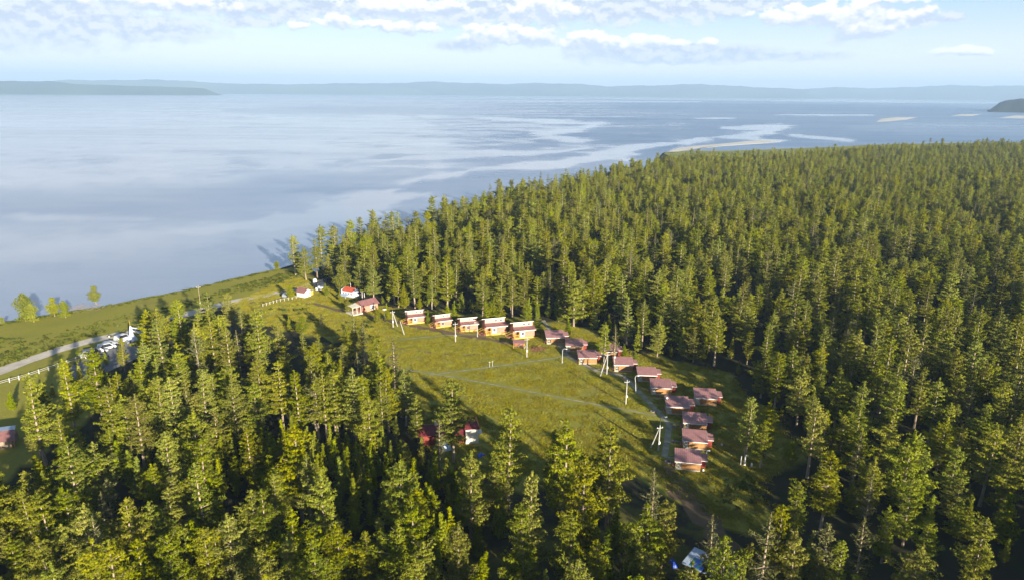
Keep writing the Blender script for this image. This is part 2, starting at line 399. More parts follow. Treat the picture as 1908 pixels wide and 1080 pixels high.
def strip(name, line, width, z, m, jit=0., seed=3, step=2.0):
    line = resample(line, step, 0); r = random.Random(seed); v = []; f = []
    for i, p in enumerate(line):
        t = (line[min(i+1, len(line)-1)]-line[max(i-1, 0)]).normalized(); n = Vector((-t.y, t.x))
        w1 = width/2+r.uniform(-jit, jit); w2 = width/2+r.uniform(-jit, jit)
        a, b = p+n*w1, p-n*w2; v += [(a.x, a.y, z), (b.x, b.y, z)]
        if i: k = 2*i; f.append((k-2, k-1, k+1, k))
    o = pydata(name, v, f, m); o['kind'] = 'structure'; return o
road_line = smooth_line(pts2([(-420, 820), (-150, 742), (0, 691), (60, 668), (120, 647), (200, 627), (270, 610), (330, 590), (400, 570), (470, 554), (530, 544), (560, 536), (600, 524), (640, 512), (690, 500)]))
strip('road', road_line, 5.0, .012, M['road'], .35, 5)
strip('shore_track', smooth_line(pts2([(255, 622), (300, 612), (380, 583), (450, 566), (500, 556)])), 2.2, .008, M['track'], .3, 6)
flat = bmesh.new()
def patch(name, poly, z, m):
    bm = bmesh.new(); f = bm.faces.new([bm.verts.new((p.x, p.y, z)) for p in poly]); bmesh.ops.triangulate(bm, faces=[f])
    for q in bm.faces:
        if q.normal.z < 0: q.normal_flip()
    me = bpy.data.meshes.new(name); bm.to_mesh(me); bm.free(); o = mesh_obj(name, me, m); o['kind'] = 'structure'; return o
flat.free()
patch('parking_lot', PARK, .016, M['gravel'])
strip('grass_track', smooth_line(pts2([(540, 560), (590, 566), (640, 580), (700, 590), (760, 605), (830, 618), (890, 628), (960, 640)])), 2.4, .006, M['track'], .7, 8)
strip('grass_track', smooth_line(pts2([(1232, 868), (1262, 905), (1300, 950), (1350, 1000), (1380, 1060)])), 4.5, .007, M['track'], 1.2, 18)
strip('grass_track', smooth_line(pts2([(1000, 612), (1050, 650), (1100, 682), (1150, 694), (1200, 718), (1262, 762)])), 1.6, .0075, M['track'], .7, 19)
strip('grass_track', smooth_line(pts2([(600, 600), (700, 640), (820, 662), (940, 660), (1000, 652)])), 1.0, .0055, M['track'], .5, 21)
strip('path', pts2([(752, 688), (800, 694), (900, 712), (1050, 741), (1150, 760), (1232, 775)]), .5, .020, M['path'], .04, 9)
strip('path', pts2([(800, 698), (900, 685), (980, 674), (1064, 662)]), .5, .024, M['path'], .04, 10)
strip('path', pts2([(745, 632), (830, 624), (920, 622), (960, 625)]), .45, .028, M['path'], .05, 11)
strip('walkway', pts2([(1012, 596), (1058, 664), (1110, 690), (1162, 700), (1186, 724), (1232, 772), (1247, 790), (1243, 822), (1238, 850)]), 1.35, .032, M['path'], .02, 12)
for k, seg in enumerate([[(1238, 850), (1260, 853)], [(1244, 820), (1273, 822)], [(1247, 788), (1273, 790)], [(1230, 760), (1244, 758)], [(1212, 741), (1296, 744)],
                         [(1186, 722), (1213, 724)], [(1108, 688), (1146, 684)]]):
    strip('side_path', pts2(seg), .8, .036+.0004*k, M['path'], .02, 20+k)

# ------------------------------------------------------------------ lake
def build_water():
    rows = np.concatenate([np.radians(np.linspace(19.5, 6, 90)), np.radians(np.geomspace(6, .155, 210))[1:]])
    az_ = np.radians(np.linspace(-75, 75, 301)); wz = -1.2
    dist = (CAMZ-wz)/np.tan(rows)
    A, D = np.meshgrid(az_, dist); X = D*np.sin(A); Y = D*np.cos(A)
    nr, nc = X.shape
    V = np.stack([X.ravel(), Y.ravel(), np.full(X.size, wz)], 1)
    idx = np.arange(nr*nc).reshape(nr, nc)
    Fq = np.stack([idx[:-1, :-1].ravel(), idx[:-1, 1:].ravel(), idx[1:, 1:].ravel(), idx[1:, :-1].ravel()], 1)
    me = bpy.data.meshes.new('lake'); me.vertices.add(len(V)); me.vertices.foreach_set('co', V.ravel())
    me.loops.add(Fq.size); me.loops.foreach_set('vertex_index', Fq.ravel().astype(np.int32))
    me.polygons.add(len(Fq)); me.polygons.foreach_set('loop_start', (np.arange(len(Fq))*4).astype(np.int32))
    me.update(calc_edges=True)
    # calm slicks with their sky reflection painted in, each a wandering band laid out on the lake
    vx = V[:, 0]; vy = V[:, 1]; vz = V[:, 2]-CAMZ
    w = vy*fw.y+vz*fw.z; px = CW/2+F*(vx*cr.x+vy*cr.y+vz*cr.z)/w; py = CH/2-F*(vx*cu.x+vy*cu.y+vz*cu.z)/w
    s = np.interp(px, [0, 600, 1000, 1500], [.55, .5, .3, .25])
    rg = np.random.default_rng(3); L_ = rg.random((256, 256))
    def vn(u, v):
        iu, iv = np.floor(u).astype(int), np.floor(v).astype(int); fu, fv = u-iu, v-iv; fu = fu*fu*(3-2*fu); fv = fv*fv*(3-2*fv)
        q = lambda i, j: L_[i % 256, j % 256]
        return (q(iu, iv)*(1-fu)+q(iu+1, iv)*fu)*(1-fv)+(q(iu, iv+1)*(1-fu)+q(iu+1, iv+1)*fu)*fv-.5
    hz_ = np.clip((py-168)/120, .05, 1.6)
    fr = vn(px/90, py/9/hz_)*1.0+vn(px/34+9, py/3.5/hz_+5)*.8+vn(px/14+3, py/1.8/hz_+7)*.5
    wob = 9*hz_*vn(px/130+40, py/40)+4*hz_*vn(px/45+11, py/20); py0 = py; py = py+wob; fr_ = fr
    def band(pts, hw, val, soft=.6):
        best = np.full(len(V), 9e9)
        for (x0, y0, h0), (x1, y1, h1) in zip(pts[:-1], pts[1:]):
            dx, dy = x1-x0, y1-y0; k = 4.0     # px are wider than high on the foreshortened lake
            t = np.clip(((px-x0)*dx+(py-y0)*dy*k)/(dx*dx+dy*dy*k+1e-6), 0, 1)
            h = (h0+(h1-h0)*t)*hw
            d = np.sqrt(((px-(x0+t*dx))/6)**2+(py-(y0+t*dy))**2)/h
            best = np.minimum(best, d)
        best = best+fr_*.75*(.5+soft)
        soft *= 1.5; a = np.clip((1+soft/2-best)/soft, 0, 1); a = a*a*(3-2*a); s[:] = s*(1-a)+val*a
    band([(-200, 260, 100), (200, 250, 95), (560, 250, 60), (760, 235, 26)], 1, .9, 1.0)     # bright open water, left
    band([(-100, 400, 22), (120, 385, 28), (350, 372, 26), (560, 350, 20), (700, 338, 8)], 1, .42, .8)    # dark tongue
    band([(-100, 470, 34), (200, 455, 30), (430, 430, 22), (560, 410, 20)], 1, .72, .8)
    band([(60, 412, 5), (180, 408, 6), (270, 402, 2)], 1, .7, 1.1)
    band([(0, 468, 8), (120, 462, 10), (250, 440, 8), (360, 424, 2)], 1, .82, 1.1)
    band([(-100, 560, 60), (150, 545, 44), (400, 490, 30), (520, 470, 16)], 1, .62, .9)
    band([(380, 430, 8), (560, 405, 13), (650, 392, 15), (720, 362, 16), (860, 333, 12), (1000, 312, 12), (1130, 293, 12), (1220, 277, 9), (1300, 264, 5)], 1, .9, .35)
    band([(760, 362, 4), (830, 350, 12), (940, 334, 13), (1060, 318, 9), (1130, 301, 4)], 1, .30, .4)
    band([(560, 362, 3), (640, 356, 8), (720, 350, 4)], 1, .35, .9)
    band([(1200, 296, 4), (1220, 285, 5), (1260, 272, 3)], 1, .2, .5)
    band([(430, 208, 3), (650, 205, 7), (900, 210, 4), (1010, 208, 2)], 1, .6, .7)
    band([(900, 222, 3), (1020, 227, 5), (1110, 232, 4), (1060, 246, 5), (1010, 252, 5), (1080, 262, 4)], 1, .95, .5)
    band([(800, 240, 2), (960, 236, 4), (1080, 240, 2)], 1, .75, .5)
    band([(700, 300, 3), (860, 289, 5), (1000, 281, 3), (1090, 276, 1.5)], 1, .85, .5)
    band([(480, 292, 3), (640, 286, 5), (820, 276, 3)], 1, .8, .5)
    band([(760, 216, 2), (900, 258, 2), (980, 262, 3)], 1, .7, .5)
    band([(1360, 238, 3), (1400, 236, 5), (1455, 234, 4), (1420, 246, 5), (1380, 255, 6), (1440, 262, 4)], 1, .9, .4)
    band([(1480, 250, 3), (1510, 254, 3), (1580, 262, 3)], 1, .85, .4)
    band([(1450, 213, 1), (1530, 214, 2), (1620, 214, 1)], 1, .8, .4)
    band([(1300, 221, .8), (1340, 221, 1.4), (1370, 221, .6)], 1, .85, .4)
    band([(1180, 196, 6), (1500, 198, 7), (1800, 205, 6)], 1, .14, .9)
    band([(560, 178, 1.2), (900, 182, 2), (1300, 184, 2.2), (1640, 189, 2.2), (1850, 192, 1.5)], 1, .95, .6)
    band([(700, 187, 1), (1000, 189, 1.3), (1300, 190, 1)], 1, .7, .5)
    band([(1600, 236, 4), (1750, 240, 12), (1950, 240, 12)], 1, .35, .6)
    at = me.attributes.new('calm_sheen', 'FLOAT', 'POINT'); at.data.foreach_set('value', s.astype(np.float32))
    m = bpy.data.materials.new('lake_water'); m.use_nodes = True; T = NT(m.node_tree); p = T.n['Principled BSDF']
    pos = T.new('ShaderNodeNewGeometry').outputs['Position']
    sp = T.new('ShaderNodeSeparateXYZ'); T.l.new(pos, sp.inputs[0])
    dn = T.m('SQRT', T.m('ADD', T.m('MULTIPLY', sp.outputs[0], sp.outputs[0]), T.m('MULTIPLY', sp.outputs[1], sp.outputs[1])))
    a = T.new('ShaderNodeAttribute', attribute_name='calm_sheen').outputs['Fac']
    # wind streaks: long, thin, running across the lake, at several sizes
    def streak(lx, ly, sc, det=4):
        n = T.new('ShaderNodeMapping'); T.l.new(pos, n.inputs[0]); n.inputs['Rotation'].default_value = (0, 0, R(-14)); n.inputs['Scale'].default_value = (1/lx, 1/ly, 1)
        return T.noise(n.outputs[0], sc, det, .6, .7)
    s1 = streak(420, 90, 1, 5); s2 = streak(2600, 700, 1, 5); s3 = streak(70, 16, 1, 5)
    k = T.m('ADD', T.m('MULTIPLY', T.m('SUBTRACT', s1, .5), .9), T.m('MULTIPLY', T.m('SUBTRACT', s2, .5), 1.0))
    k = T.m('ADD', k, T.m('MULTIPLY', T.m('SUBTRACT', s3, .5), .35))
    calm_sheen = T.m('ADD', a, T.m('MULTIPLY', k, .55), clamp=True)
    T.l.new(T.mix(calm_sheen, C4((.060, .140, .280)), C4((.37, .39, .44))), p.inputs['Base Color'])  # sky reflection painted into the base colour: pale on slicks, dark blue between
    T.l.new(T.rng(calm_sheen, 0, 1, .38, .10), p.inputs['Roughness']); p.inputs['IOR'].default_value = 1.48
    b = T.new('ShaderNodeBump'); b.inputs['Distance'].default_value = .22
    wv = T.new('ShaderNodeMapping'); T.l.new(pos, wv.inputs[0]); wv.inputs['Rotation'].default_value = (0, 0, R(-20)); wv.inputs['Scale'].default_value = (.18, .55, 1)
    T.l.new(T.noise(wv.outputs[0], 1.0, 4, .6, .4), b.inputs['Height'])
    T.l.new(T.m('MULTIPLY', T.rng(dn, 250, 1500, 1, .12), T.rng(calm_sheen, 0, 1, .55, .22)), b.inputs['Strength'])
    T.l.new(b.outputs[0], p.inputs['Normal'])
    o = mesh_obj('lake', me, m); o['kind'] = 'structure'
build_water()
def sandbar(name, pix, h=.35):
    P = pts2(pix, -1.2); c = sum(P, Vector((0, 0)))/len(P)
    P = resample(P+[P[0]], max(4, (P[0]-P[len(P)//2]).length/18), .0)[:-1]
    v = [(p.x, p.y, -1.6) for p in P]+[(p.x*.97+c.x*.03, p.y*.97+c.y*.03, -1.2+.12) for p in P]+[(p.x*.6+c.x*.4, p.y*.6+c.y*.4, -1.2+h) for p in P]+[(c.x, c.y, -1.2+h)]
    n = len(P); f = [(i, (i+1) % n, n+(i+1) % n, n+i) for i in range(n)]+[(n+i, n+(i+1) % n, 2*n+(i+1) % n, 2*n+i) for i in range(n)]+[(2*n+i, 2*n+(i+1) % n, 3*n) for i in range(n)]
    o = pydata(name, v, f, M['sand']); o['kind'] = 'structure'
    if o.data.polygons[-1].normal.z < 0: o.data.flip_normals()
sandbar('sandbar', [(1242, 283), (1262, 276), (1300, 271.5), (1345, 268), (1390, 263.5), (1425, 261), (1458, 263.5), (1435, 266.5), (1405, 268.5), (1375, 270.5), (1340, 273), (1310, 276.5), (1280, 279), (1262, 283)])
sandbar('sand_islet', [(1632, 228), (1640, 222), (1665, 219), (1712, 218.5), (1690, 223), (1660, 226)], .5)
sandbar('sand_islet', [(1772, 216), (1790, 213), (1830, 213), (1810, 216.5)], .5)
sandbar('sand_islet', [(1860, 220), (1890, 215.5), (1960, 217), (1930, 222)], .5)
patch('marsh', [p for p in pts2([(1236, 286), (1290, 283.6), (1350, 283.2), (1420, 280.8), (1480, 278), (1555, 275.6), (1600, 282), (1400, 292), (1260, 296)])], .02,
      mat('marsh_grass', (.23, .25, .05), .95, .3, .02, coord='P'))

# ------------------------------------------------------------------ far shore
def hills_mat(name, c1, c2):
    return mat(name, c1, .95, .3, .0012, col2=c2, coord='P')
M['hill'] = hills_mat('far_forested_hills', (.035, .065, .045), (.075, .10, .05))
M['hill_pale'] = hills_mat('far_steppe_hills', (.14, .16, .09), (.08, .12, .08))
def ridge(name, D, prof, m, depth, seed, jag=1.0):
    """a range of hills at distance D: prof = (pixel x, pixel y of the crest); front slope, crest, rear slope"""
    r = random.Random(seed); xs = [p[0] for p in prof]; n = 220
    X = np.linspace(xs[0], xs[-1], n); Yp = np.interp(X, xs, [p[1] for p in prof])
    ph = [r.uniform(0, 6.28) for _ in range(6)]
    v = []; f = []; rows = 7
    for i in range(n):
        d = ray(X[i], Yp[i]); hd = math.hypot(d.x, d.y); ux, uy = d.x/hd, d.y/hd
        endt = min(1, min(i, n-1-i)/8) if name != 'x' else 1
        Dc = D+depth*.5
        h = max(2, CAMZ+Dc*d.z/hd+1.2)
        h *= (1+.05*jag*math.sin(i*.31+ph[0])+.035*jag*math.sin(i*.77+ph[1])+.02*jag*math.sin(i*1.9+ph[2]))
        for k in range(rows):
            t = k/(rows-1); dd = D+depth*t+math.sin(i*.13+ph[3])*depth*.06*(1 if k == 0 else 0)
            prof_h = (0, .34, .66, 1.0, .75, .4, 0)[k]; wob = 1+.18*math.sin(i*.23+k*1.7+ph[4]) if 0 < k < 3 else 1
            z = -1.6+h*prof_h*wob*endt
            if k == 3: dd = Dc
            v.append((ux*dd, uy*dd, z))
    for i in range(n-1):
        for k in range(rows-1):
            a = i*rows+k; f.append((a, a+rows, a+rows+1, a+1))
    o = pydata(name, v, f, m, smooth=True); o['kind'] = 'structure'; return o
ridge('hills', 15000, [(60, 160), (110, 149), (200, 150), (290, 148.5), (360, 152), (420, 156), (480, 156.5), (560, 158), (640, 160), (720, 162), (820, 166)], M['hill_pale'], 2500, 1, .4)
ridge('headland', 10500, [(-500, 150), (-200, 154), (0, 151), (50, 152), (90, 151), (140, 157), (230, 160), (330, 162.5), (380, 165), (415, 169)], M['hill'], 1500, 2, .3)
ridge('hills', 15500, [(520, 158), (545, 156), (600, 157), (650, 155), (720, 156), (790, 152.5), (850, 154), (920, 157), (1000, 155.5), (1060, 156), (1130, 161), (1200, 160), (1310, 157), (1370, 161), (1440, 164), (1500, 167), (1540, 172)], M['hill'], 2600, 3, .5)
ridge('hills', 17500, [(1330, 170), (1420, 166), (1500, 166), (1570, 162.5), (1640, 165), (1720, 161), (1800, 159), (1850, 161), (1908, 160), (2100, 158), (2500, 160)], M['hill'], 2600, 4, .6)
hd = ridge('forested_headland', 4300, [(1838, 206), (1850, 195), (1866, 190), (1885, 186), (1908, 183), (1980, 178), (2200, 172), (2500, 170)], mat('dark_forest_canopy', (.02, .035, .018), .95, .5, .02, coord='P', bump=1, bscale=.05), 900, 5, .5)

# air between here and the far shore
hz = MB().box(-30000, 30000, -4000, 27500, -7, 560).build('haze', None)
hm = bpy.data.materials.new('thin_air'); hm.use_nodes = True; T = NT(hm.node_tree); T.n.clear()
o_ = T.new('ShaderNodeOutputMaterial'); pvn = T.new('ShaderNodeVolumePrincipled')
pvn.inputs['Color'].default_value = (.48, .70, 1.0, 1); pvn.inputs['Density'].default_value = 9e-5; pvn.inputs['Anisotropy'].default_value = 0.0
T.l.new(pvn.outputs[0], o_.inputs['Volume']); hz.data.materials.append(hm); hz['kind'] = 'stuff'

# ------------------------------------------------------------------ trees
def leaf_mesh(name, centres, radii, per, seed, size=.36, flat=.6, spiky=.5, upb=.15, axis_n=None):
    """needle sprays: small triangles set round every twig end"""
    r = np.random.default_rng(seed); c = np.repeat(np.asarray(centres), per, 0); rad = np.repeat(np.asarray(radii), per)
    n = len(c); d = r.normal(size=(n, 3)); d[:, 2] += upb*1.5; d /= np.linalg.norm(d, axis=1)[:, None]
    rr = rad*r.uniform(.35, 1.0, n)
    p = c+d*np.stack([rr, rr, rr*flat], 1)
    j = r.normal(size=(n, 3)); j /= np.linalg.norm(j, axis=1)[:, None]
    sp = r.random(n) < spiky
    nrm = np.where(sp[:, None], j, d+.55*j); nrm /= np.linalg.norm(nrm, axis=1)[:, None]
    t1 = np.cross(nrm, j[:, [1, 2, 0]]); t1 /= np.linalg.norm(t1, axis=1)[:, None]+1e-9
    along = d-nrm*(d*nrm).sum(1)[:, None]; along /= np.linalg.norm(along, axis=1)[:, None]+1e-9
    t1 = np.where(sp[:, None], along, t1); t2 = np.cross(nrm, t1)
    s = size*r.uniform(.65, 1.35, n)[:, None]
    w = np.where(sp[:, None], .42, .8)
    a = p-t1*s*.6+t2*s*w*.6; b = p-t1*s*.5-t2*s*w*.6; e = p+t1*s*.95
    V = np.stack([a, b, e], 1).reshape(-1, 3)
    me = bpy.data.meshes.new(name); me.vertices.add(len(V)); me.vertices.foreach_set('co', V.ravel())
    me.loops.add(len(V)); me.loops.foreach_set('vertex_index', np.arange(len(V), dtype=np.int32))
    me.polygons.add(n); me.polygons.foreach_set('loop_start', (np.arange(n)*3).astype(np.int32)); me.update(calc_edges=True)
    # shading follows the round of each needle cluster and of the whole crown
    cn = np.zeros((n, 3)); cn[:, :2] = c[:, :2]; cn[:, 2] = .5; cn /= np.linalg.norm(cn, axis=1)[:, None]+1e-9
    gn = np.cross(b-a, e-a); gn /= np.linalg.norm(gn, axis=1)[:, None]+1e-9
    want = d*.7+cn*.35+j*.4+np.array([0, 0, .15]); sgn = np.sign((gn*want).sum(1)); sgn[sgn == 0] = 1
    N_ = want+gn*sgn[:, None]*.45; N_ /= np.linalg.norm(N_, axis=1)[:, None]
    # wind each face to look the way it is shaded
    vv = V.reshape(-1, 3, 3); fl = sgn < 0; tmp = vv[fl, 0].copy(); vv[fl, 0] = vv[fl, 1]; vv[fl, 1] = tmp; me.vertices.foreach_set('co', vv.ravel())
    me.update(); me.normals_split_custom_set(np.repeat(N_, 3, 0).tolist())
    return me
def make_tree_meshes(form, seed):
    r = random.Random(seed*101+3); mb = MB(); C = []; Rd = []
    P = dict(T=(18.5, .24, 3.25, 1.05, 1.0, 12), R=(14.5, .22, 3.6, .98, .95, 12), S=(17.5, .22, 2.8, .85, .9, 7), Y=(9.5, .06, 2.75, .46, 1.0, 10),
             K=(17, .22, 2.75, .90, .95, 12), B=(9.5, .14, 2.9, .50, 1.1, 9), D=(7, .2, 1.0, 1.0, .12, 4))[form]
    H, base, rmax, step, dens, per = P; H *= r.uniform(.95, 1.05); base *= r.uniform(.7, 1.35)
    bx, by = r.uniform(-.5, .5), r.uniform(-.5, .5); lean = r.uniform(-.02, .02), r.uniform(-.02, .02)
    def axis(z):
        t = z/H; return Vector((bx*math.sin(t*3.0)*.8+lean[0]*z, by*math.sin(t*2.4)*.8+lean[1]*z, z))
    tr = .018*H*(1.0 if form != 'Y' else .75)
    zs = [H*k/9 for k in range(10)]
    mb.tube([axis(z)+(Vector((0, 0, -.3)) if i == 0 else Vector((0, 0, 0))) for i, z in enumerate(zs)], [tr*(1.15 if i == 0 else 1-.93*(z/H)**.9)+.012 for i, z in enumerate(zs)], 6)
    z = H*base; phs = r.uniform(0, 6.28); rate = r.uniform(9, 16) if form != 'Y' else 0; ga = r.uniform(0, 6.28); side = r.uniform(0, 6.28); sidew = r.uniform(.1, .35)
    while z < H*.985:
        t = (z-H*base)/(H*(1-base))
        if form == 'Y': env = (1-t)**.85*(.55+.45*min(1, t/.12))
        elif form == 'B': env = math.sqrt(max(.02, 1-(t*1.05-.28)**2/.62))*(1.0 if t < .3 else 1-.25*(t-.3))
        elif form == 'R': env = (.62+.38*min(1, t/.25))*max(.10, (1-t**2.3))
        elif form == 'K': env = (.75+.25*min(1, t/.2))*max(.18, 1-.80*t**2.4)
        else: env = (.60+.40*min(1, t/.22))*max(.16, (1-t)**.55)
        env *= 1+.26*math.sin(t*rate+phs)
        nb = {'T': 6, 'R': 7, 'S': 5, 'Y': 5, 'K': 6, 'B': 5, 'D': 3}[form]
        gap = r.random() < (.10 if form in 'TKR' else .25 if form == 'S' else 0)
        for k in range(nb):
            ga += 2.399+r.uniform(-.5, .5)
            L = rmax*env*r.uniform(.55, 1.18)*(1+sidew*math.cos(ga-side))
            if form in 'TRSK' and r.random() < .09: L *= 1.45
            if gap: L *= .45
            L = max(L, .28)
            zz = z+r.uniform(-.16, .16)*(step if form in 'YB' else .8); o = axis(zz); up = (.16+.55*t if form != 'Y' else .35)+r.uniform(-.14, .14)
            droop = -.10*(1-t)
            dx, dy = math.cos(ga), math.sin(ga)
            def at(s): return o+Vector((dx*s, dy*s, s*(up+droop)*.55+(s/L)**2*L*.10))
            if L > .7 and form != 'Y': mb.tube([o, at(L*.55), at(L*.95)], [.055 if form != 'B' else .04, .035, .012], 3, cap=False)
            s = L*(.28 if form in 'TSRK' else .12) if L > .9 else .1
            while s < L:
                frac = s/L; wid = .30+.34*math.sin(min(1, frac)*2.6)*min(1.3, L/2)
                m = 1 if wid < .45 else 2 if L < 2.1 else 3
                for q in range(m):
                    if r.random() > dens+.25*frac: continue
                    off = (q-(m-1)/2)*wid*1.15+r.uniform(-.15, .15)
                    c = at(s)+Vector((-dy*off, dx*off, r.uniform(-.08, .10)-abs(off)*.12))
                    C.append(tuple(c)); Rd.append(r.uniform(.30, .52)*(.85 if form in 'YS' else 1.05))
                s += r.uniform(.42, .62)
        z += step*r.uniform(.75, 1.3)*(1 if t < .7 else .8)
    for q in range(4): c = axis(H*(.965+.012*q)); C.append((c.x, c.y, c.z)); Rd.append(.22)
    lm = leaf_mesh('crown', C, Rd, per, seed, size={'Y': .27, 'S': .24}.get(form, .255), flat=.40 if form in 'TRKS' else .55 if form == 'Y' else .8, spiky=.6, upb=.25)
    tm = bpy.data.meshes.new('trunk'); tm.from_pydata(mb.v, [], mb.f); tm.update()
    return tm, lm, H
VARS = []   # (form, trunk mesh, crown mesh, height)
for form, cnt in (('T', 5), ('R', 3), ('S', 3), ('Y', 3), ('K', 3), ('B', 2)):
    for k in range(cnt):
        tm, lm, H = make_tree_meshes(form, 10*k+ord(form))
        tm.materials.append(M['bark']); lm.materials.append(M['needle_young' if form in 'YB' else 'needle_sparse' if form == 'S' else 'needle'])
        VARS.append((form, tm, lm, H))
FORMS = {}
for i, vv in enumerate(VARS): FORMS.setdefault(vv[0], []).append(i)

# trees read off the photograph: crown-top pixel, height in metres, form
KEY = [
 # shore
 (38,547,9.5,'B'),(57,565,6.5,'B'),(96,555,6.5,'B'),(117,560,6,'B'),(174,534,6.5,'B'),(2,590,2.5,'B'),(545,437,17.5,'T'),(566,460,14,'R'),(514,487,4.5,'B'),(634,495,11,'B'),(668,487,13,'R'),
 # by the road and the lot
 (224,629,10,'T'),(178,646,5,'D2'),(176,668,9,'R'),(194,655,4,'Y'),(121,673,11,'T'),(143,674,6,'Y'),(97,713,4,'Y'),(80,713,9,'Y'),(18,729,5,'Y'),(54,732,7,'Y'),(67,734,5,'Y'),
 # left forest, far rows
 (270,576,15,'R'),(289,574,15,'R'),(327,558,17,'K'),(385,543,17,'T'),(369,581,18,'T'),(407,588,17,'K'),(421,546,14,'K'),(462,584,14,'K'),(445,565,10,'T'),(485,568,5.5,'S'),
 (257,664,15,'K'),(285,668,14,'R'),(283,649,8,'Y'),(329,654,16,'K'),(376,687,17,'T'),(290,700,16,'T'),(215,693,15,'T'),(242,690,12,'R'),(420,682,16,'K'),(475,671,17,'K'),
 (334,653,15,'T'),(345,704,15,'R'),(419,666,9,'S'),(379,689,16,'T'),(426,681,18,'T'),(434,703,17,'K'),(471,711,15,'K'),(480,671,15,'R'),(517,605,13,'K'),(529,644,13,'T'),(466,612,12,'T'),
 (538,588,4.5,'Y'),(562,590,6,'B'),(597,583,5.5,'S'),(563,618,9,'T'),(593,621,10,'R'),(549,690,17,'T'),(601,689,17,'T'),(623,689,17,'K'),(577,650,10,'R'),(585,694,16,'S'),
 (656,586,13,'T'),(675,597,13,'S'),(698,622,13,'K'),(731,630,15,'S'),(710,662,15,'R'),(753,688,14,'K'),(744,690,12,'T'),(672,699,15,'K'),(709,715,14,'T'),(687,739,15,'K'),(777,739,11,'K'),(652,610,9,'B'),(640,640,12,'K'),
 (774,740,10,'T'),(665,655,12,'S'),(620,640,9,'R'),(610,655,12,'T'),
 # tall one before the dark red house and its neighbours
 (843,705,19,'K'),(819,781,12,'S'),(876,838,17,'K'),(949,761,20.5,'T'),(1053,781,20,'K'),(1036,800,16,'T'),(1140,790,20.5,'T'),(1130,815,16,'R'),(1090,848,20,'K'),(990,879,19,'T'),(972,939,18,'T'),
 (925,877,12,'R'),(930,909,10,'Y'),(1111,960,10,'Y'),(1150,941,10,'Y'),(1142,987,12,'Y'),(1057,990,8,'Y'),(1178,985,12,'Y'),(1208,941,15,'R'),(1241,930,14,'K'),(1219,872,15,'S'),(1113,1003,13,'T'),(1212,1027,12,'K'),
 (967,1061,9,'Y'),(1069,1075,9,'Y'),(1016,1061,8,'Y'),(1228,1052,10,'T'),(888,977,6,'Y'),(906,1027,8,'Y'),(939,1041,8,'Y'),(812,985,8,'Y'),
 # left forest, near rows
 (106,770,14,'T'),(122,813,18,'R'),(144,800,11,'T'),(176,821,13,'R'),(195,718,17,'T'),(227,734,15,'R'),(248,733,18,'T'),(290,701,18,'T'),(315,703,18,'K'),(63,850,10,'Y'),(199,795,9,'R'),(274,823,5,'Y'),
 (272,835,6,'Y'),(253,850,9,'Y'),(299,831,7,'Y'),(42,880,13,'R'),(638,825,7,'Y'),(585,803,7.5,'Y'),(703,845,5,'Y'),(742,864,7,'Y'),(775,853,9,'Y'),(597,872,17,'K'),(508,868,11,'R'),(318,886,12,'T'),(355,886,12,'R'),
 (389,890,10,'Y'),(487,912,15,'T'),(463,915,14,'R'),(373,817,17,'K'),(398,764,12,'T'),(357,766,16,'R'),(461,794,14,'T'),(547,945,15,'R'),(422,957,12,'T'),(655,886,7,'Y'),(765,927,17,'K'),(626,976,12,'R'),
 (657,890,9,'Y'),(777,909,12,'K'),(682,988,12,'T'),(740,971,15,'R'),(790,1010,14,'K'),(72,918,18,'T'),(154,941,15,'R'),(116,973,13,'R'),(198,891,11,'S'),(227,929,16,'R'),(160,1023,9,'R'),(274,935,14,'T'),(296,954,13,'R'),
 (319,886,12,'T'),(359,970,12,'Y'),(346,978,10,'Y'),(375,984,14,'K'),(425,957,14,'R'),(271,1036,9,'R'),(305,1033,9,'T'),(186,916,12,'S'),(395,985,12,'K'),(20,1000,12,'T'),(536,1000,12,'T'),(580,1010,14,'R'),(480,1020,12,'R'),
 # bottom right
 (1328,959,15,'S'),(1456,941,16,'T'),(1436,953,17,'S'),(1483,987,14,'K'),(1493,1025,9,'T'),(1548,976,14,'S'),(1527,1022,10,'K'),(1338,1046,8,'Y'),(1718,1016,14,'R'),(1613,962,15,'S'),(1569,1007,12,'T'),(1400,1010,9,'R'),
 # right forest near side
 (1401,739,14,'T'),(1438,747,13,'K'),(1425,790,10,'K'),(1480,815,5.5,'Y'),(1524,747,17,'T'),(1544,764,13,'T'),(1578,773,13,'R'),(1604,796,12,'R'),(1676,704,17,'K'),(1751,704,16,'T'),(1707,804,17,'R'),(1764,778,13,'R'),
 (1791,889,10,'R'),(1787,831,13,'K'),(1858,791,17,'T'),(1884,856,12,'R'),(1882,918,10,'Y'),(1816,922,9,'Y'),(1796,927,8,'Y'),(1718,916,8,'Y'),(1740,922,7,'Y'),(1560,884,8,'Y'),(1531,862,8,'Y'),(1613,893,8,'Y'),(1631,851,12,'R'),
 (1533,678,12,'T'),(1582,624,15,'T'),(1556,627,13,'K'),(1538,607,16,'T'),(1495,658,11,'S'),(1433,602,14,'T'),(1764,613,18,'K'),(1876,604,18,'K'),(1569,680,12,'T'),(1667,684,9,'Y'),(1871,713,16,'K'),(1450,655,10,'R'),
 # along the cabins
 (1163,640,4,'Y'),(1183,652,5,'Y'),(1057,588,7,'Y'),(797,577,5,'Y'),(1128,600,13,'T'),(1147,604,11,'S'),(848,560,7,'Y'),(832,565,6,'Y'),(905,560,9,'Y'),(920,552,10,'Y'),(930,560,8,'Y'),(987,575,8,'Y'),(1000,580,7,'Y'),(720,565,6,'Y'),(700,570,6,'Y'),
 (632,540,4,'Y'),(648,553,6,'R'),(606,528,5,'Y'),(541,531,5.5,'B'),
]
pick = random.Random(11)
TREES = []          # (x, y, scale, rot, variant, height)
grid = {}
